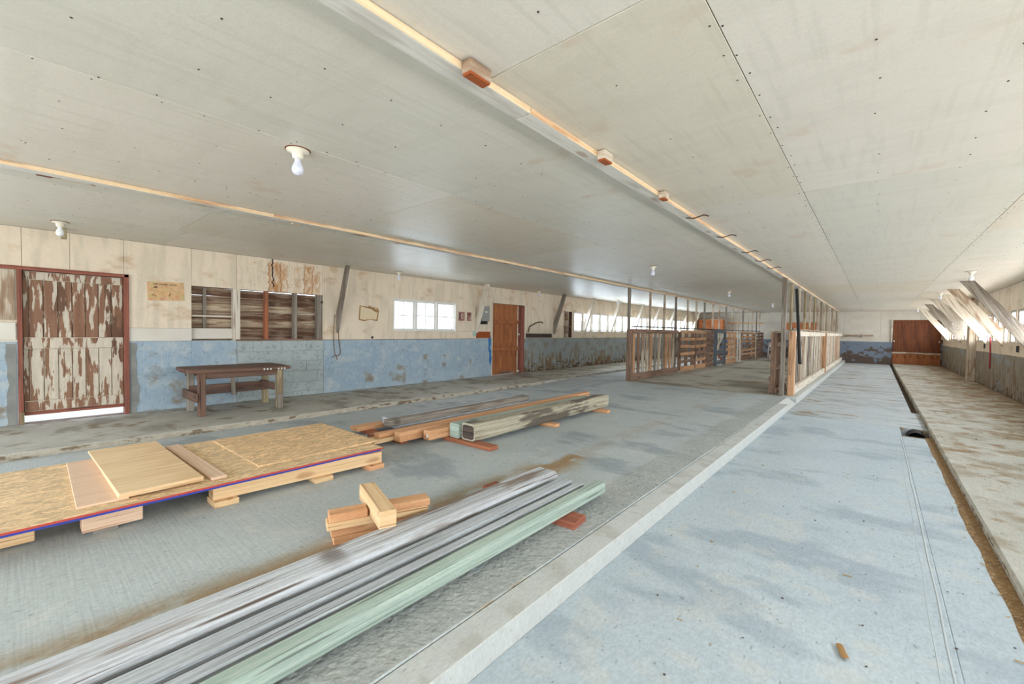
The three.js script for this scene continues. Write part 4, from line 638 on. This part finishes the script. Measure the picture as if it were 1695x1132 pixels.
{ const t = thing('standing_rack', 'grey painted standing frame with cross braces among the pallets', 'frame', [-4.13, 0.1, -15.95]); for (const z of [-0.55, 0.55]) part('upright', cbox(0.09, 1.24, 0.13, 0.004, 1), M.grayPaint, t, [0, 0.62, z]); for (const y of [0.1, 0.45, 1.18]) part('crosspiece', cbox(0.07, 0.13, 1.0, 0.004, 2), M.grayPaint, t, [0, y, 0]); part('diagonal', cbox(0.03, 0.09, 1.15, 0.003, 2), M.whiteWood, t, [-0.02, 0.75, 0], [0.55, 0, 0]); part('diagonal', cbox(0.03, 0.09, 1.1, 0.003, 2), M.jamb, t, [-0.02, 0.32, 0], [-0.4, 0, 0]); }
[[-18.5, 'first'], [-18.9, 'second'], [-21.8, 'third']].forEach(([z, n]) => single('white_board', cbox(0.03, 1.15, 0.12, 0.003, 1), M.whiteWood, `${n} white upright board between the far left pallets`, 'board', [-4.14, 0.68, z], [0, 0, 0.01], 'white boards among pallets'));
single('pipe_rail', tube([[-4.27, 1.33, -9.2], [-4.27, 1.33, -16], [-4.27, 1.33, -23.4]], 0.014, 8), M.blackIron, 'thin dark pipe along the top of the left stall row', 'pipe');
single('rope_rail', (() => { const p = []; for (let i = 0; i <= 14; i++) p.push([-1.15, 1.31 - (i % 2 ? 0.02 : 0), -9.1 - i * 1.02]); return tube(p, 0.014, 90); })(), M.whiteDirty, 'whitish pipe lying along the top of the right slat fence', 'pipe');
function cabinet(x0, x1, y0, y1, label) { const t = thing('wall_cabinet', label, 'cabinet', [(x0 + x1) / 2, y0, ZB + 0.022]), w = x1 - x0, h = y1 - y0; part('body', cbox(w, h, 0.6, 0.004, 0), M.orangeBox, t, [0, h / 2, 0.3]); for (const s of [-1, 1]) { const dr = part('door', cbox(w / 2 - 0.02, h - 0.04, 0.018, 0.003, 0), M.orangeBox, t, [s * w / 4, h / 2, 0.61]); part('knob', new THREE.SphereGeometry(0.015, 10, 8), M.iron, dr, [-s * (w / 4 - 0.06), 0, 0.02]); } part('top_trim', cbox(w + 0.02, 0.05, 0.63, 0.003, 0), M.pallet, t, [0, h + 0.0, 0.31]); }
cabinet(-7.1, -5.9, 1.4, 1.9, 'orange plywood cabinet on end wall behind the left stall posts');
cabinet(-3.27, -2.05, 1.42, 1.74, 'orange plywood cabinet on end wall behind the right stall row');
single('shelf_board', cbox(1.6, 0.09, 0.03, 0.003, 0), M.firPale, 'pale horizontal board on end wall beside the left cabinet', 'board', [-5.05, 1.73, ZB + 0.02]);
{ const t = thing('loose_window', 'loose white window sash leaning on the end wall', 'window sash', [-3.75, 0.102, ZB + 0.42], [-0.3, 0.1, 0]); for (const x of [-0.17, 0.17]) part('stile', cbox(0.045, 0.72, 0.03, 0.003, 1), M.white, t, [x, 0.36, 0]); for (const y of [0.022, 0.36, 0.7]) part('rail', cbox(0.34, 0.045, 0.03, 0.003, 0), M.white, t, [0, y, 0]); part('muntin', cbox(0.02, 0.7, 0.02, 0.002, 1), M.white, t, [0, 0.36, 0]); for (const x of [-0.08, 0.08]) for (const y of [0.19, 0.53]) part('pane', new THREE.BoxGeometry(0.13, 0.29, 0.003), M.glass, t, [x, y, 0]); }
single('red_pipe', tube([[1.97, 1.22, -14.45], [1.975, 0.9, -14.42], [1.97, 0.5, -14.38]], 0.014, 10), M.redPipe, 'thin red pipe hanging on the right wall below the windows', 'pipe');

// ---------------------------------------------------------------- scattered bits
{
  const bits = []; const add = (x, y, z, s) => bits.push([x, y, z, s]);
  for (let i = 0; i < 130; i++) add(rr(-1.0, 0.5), 0.001, rr(-0.9, -7.2), rr(0.3, 1));
  for (let i = 0; i < 150; i++) add(rr(0.6, 1.9), 0.051, rr(-5, -16), rr(0.5, 1.6));
  for (let i = 0; i < 90; i++) add(rr(-3.9, -1.2), 0.105, rr(-1, -8), rr(0.3, 0.9));
  for (let i = 0; i < 90; i++) add(rr(-4.2, -1.2), 0.101, rr(-9, -18), rr(0.5, 1.4));
  for (let i = 0; i < 60; i++) add(0.53 - rr(0, 0.1), 0.004, rr(-2, -7), rr(0.4, 1));
  const mk = (sel, m, name, label, cat, geo) => { const im = new THREE.InstancedMesh(geo, m, sel.length), q = new THREE.Quaternion(), e = new THREE.Euler(); sel.forEach(([x, y, z, s], i) => im.setMatrixAt(i, new THREE.Matrix4().compose(new THREE.Vector3(x, y + 0.002, z), q.setFromEuler(e.set(0, rr(0, 6.28), rr(-0.1, 0.1))), new THREE.Vector3(s, s, s * rr(0.6, 1.2))))); im.name = name; im.userData = { label, category: cat, kind: 'stuff' }; scene.add(im); };
  mk(bits.filter((_, i) => i % 3 === 0), M.straw, 'straw_bits', 'scattered straw and leaf bits over the concrete floor', 'straw', new THREE.BoxGeometry(0.006, 0.003, 0.035));
  mk(bits.filter((_, i) => i % 3), M.mudBit, 'dirt_crumbs', 'dark dirt crumbs scattered over the concrete floor', 'dirt', new THREE.IcosahedronGeometry(0.006, 0).scale(1.3, 0.4, 1));
}
single('wood_chip', (() => { const g = new THREE.CylinderGeometry(0.012, 0.012, 0.075, 8, 3, true, 0, 3.4); g.rotateX(Math.PI / 2); g.rotateZ(1.3); g.scale(1, 0.55, 1.1); return g; })(), mat({ color: 0xa07a4a, roughness: 0.95, side: THREE.DoubleSide }), 'curled tan wood chip on the alley floor, bottom right', 'wood chip', [-0.06, 0.008, -2.02], [0, 0.3, 0]);

scene.traverse((o) => { if (o.isMesh) { o.castShadow = true; o.receiveShadow = true; } });
renderer.render(scene, camera);
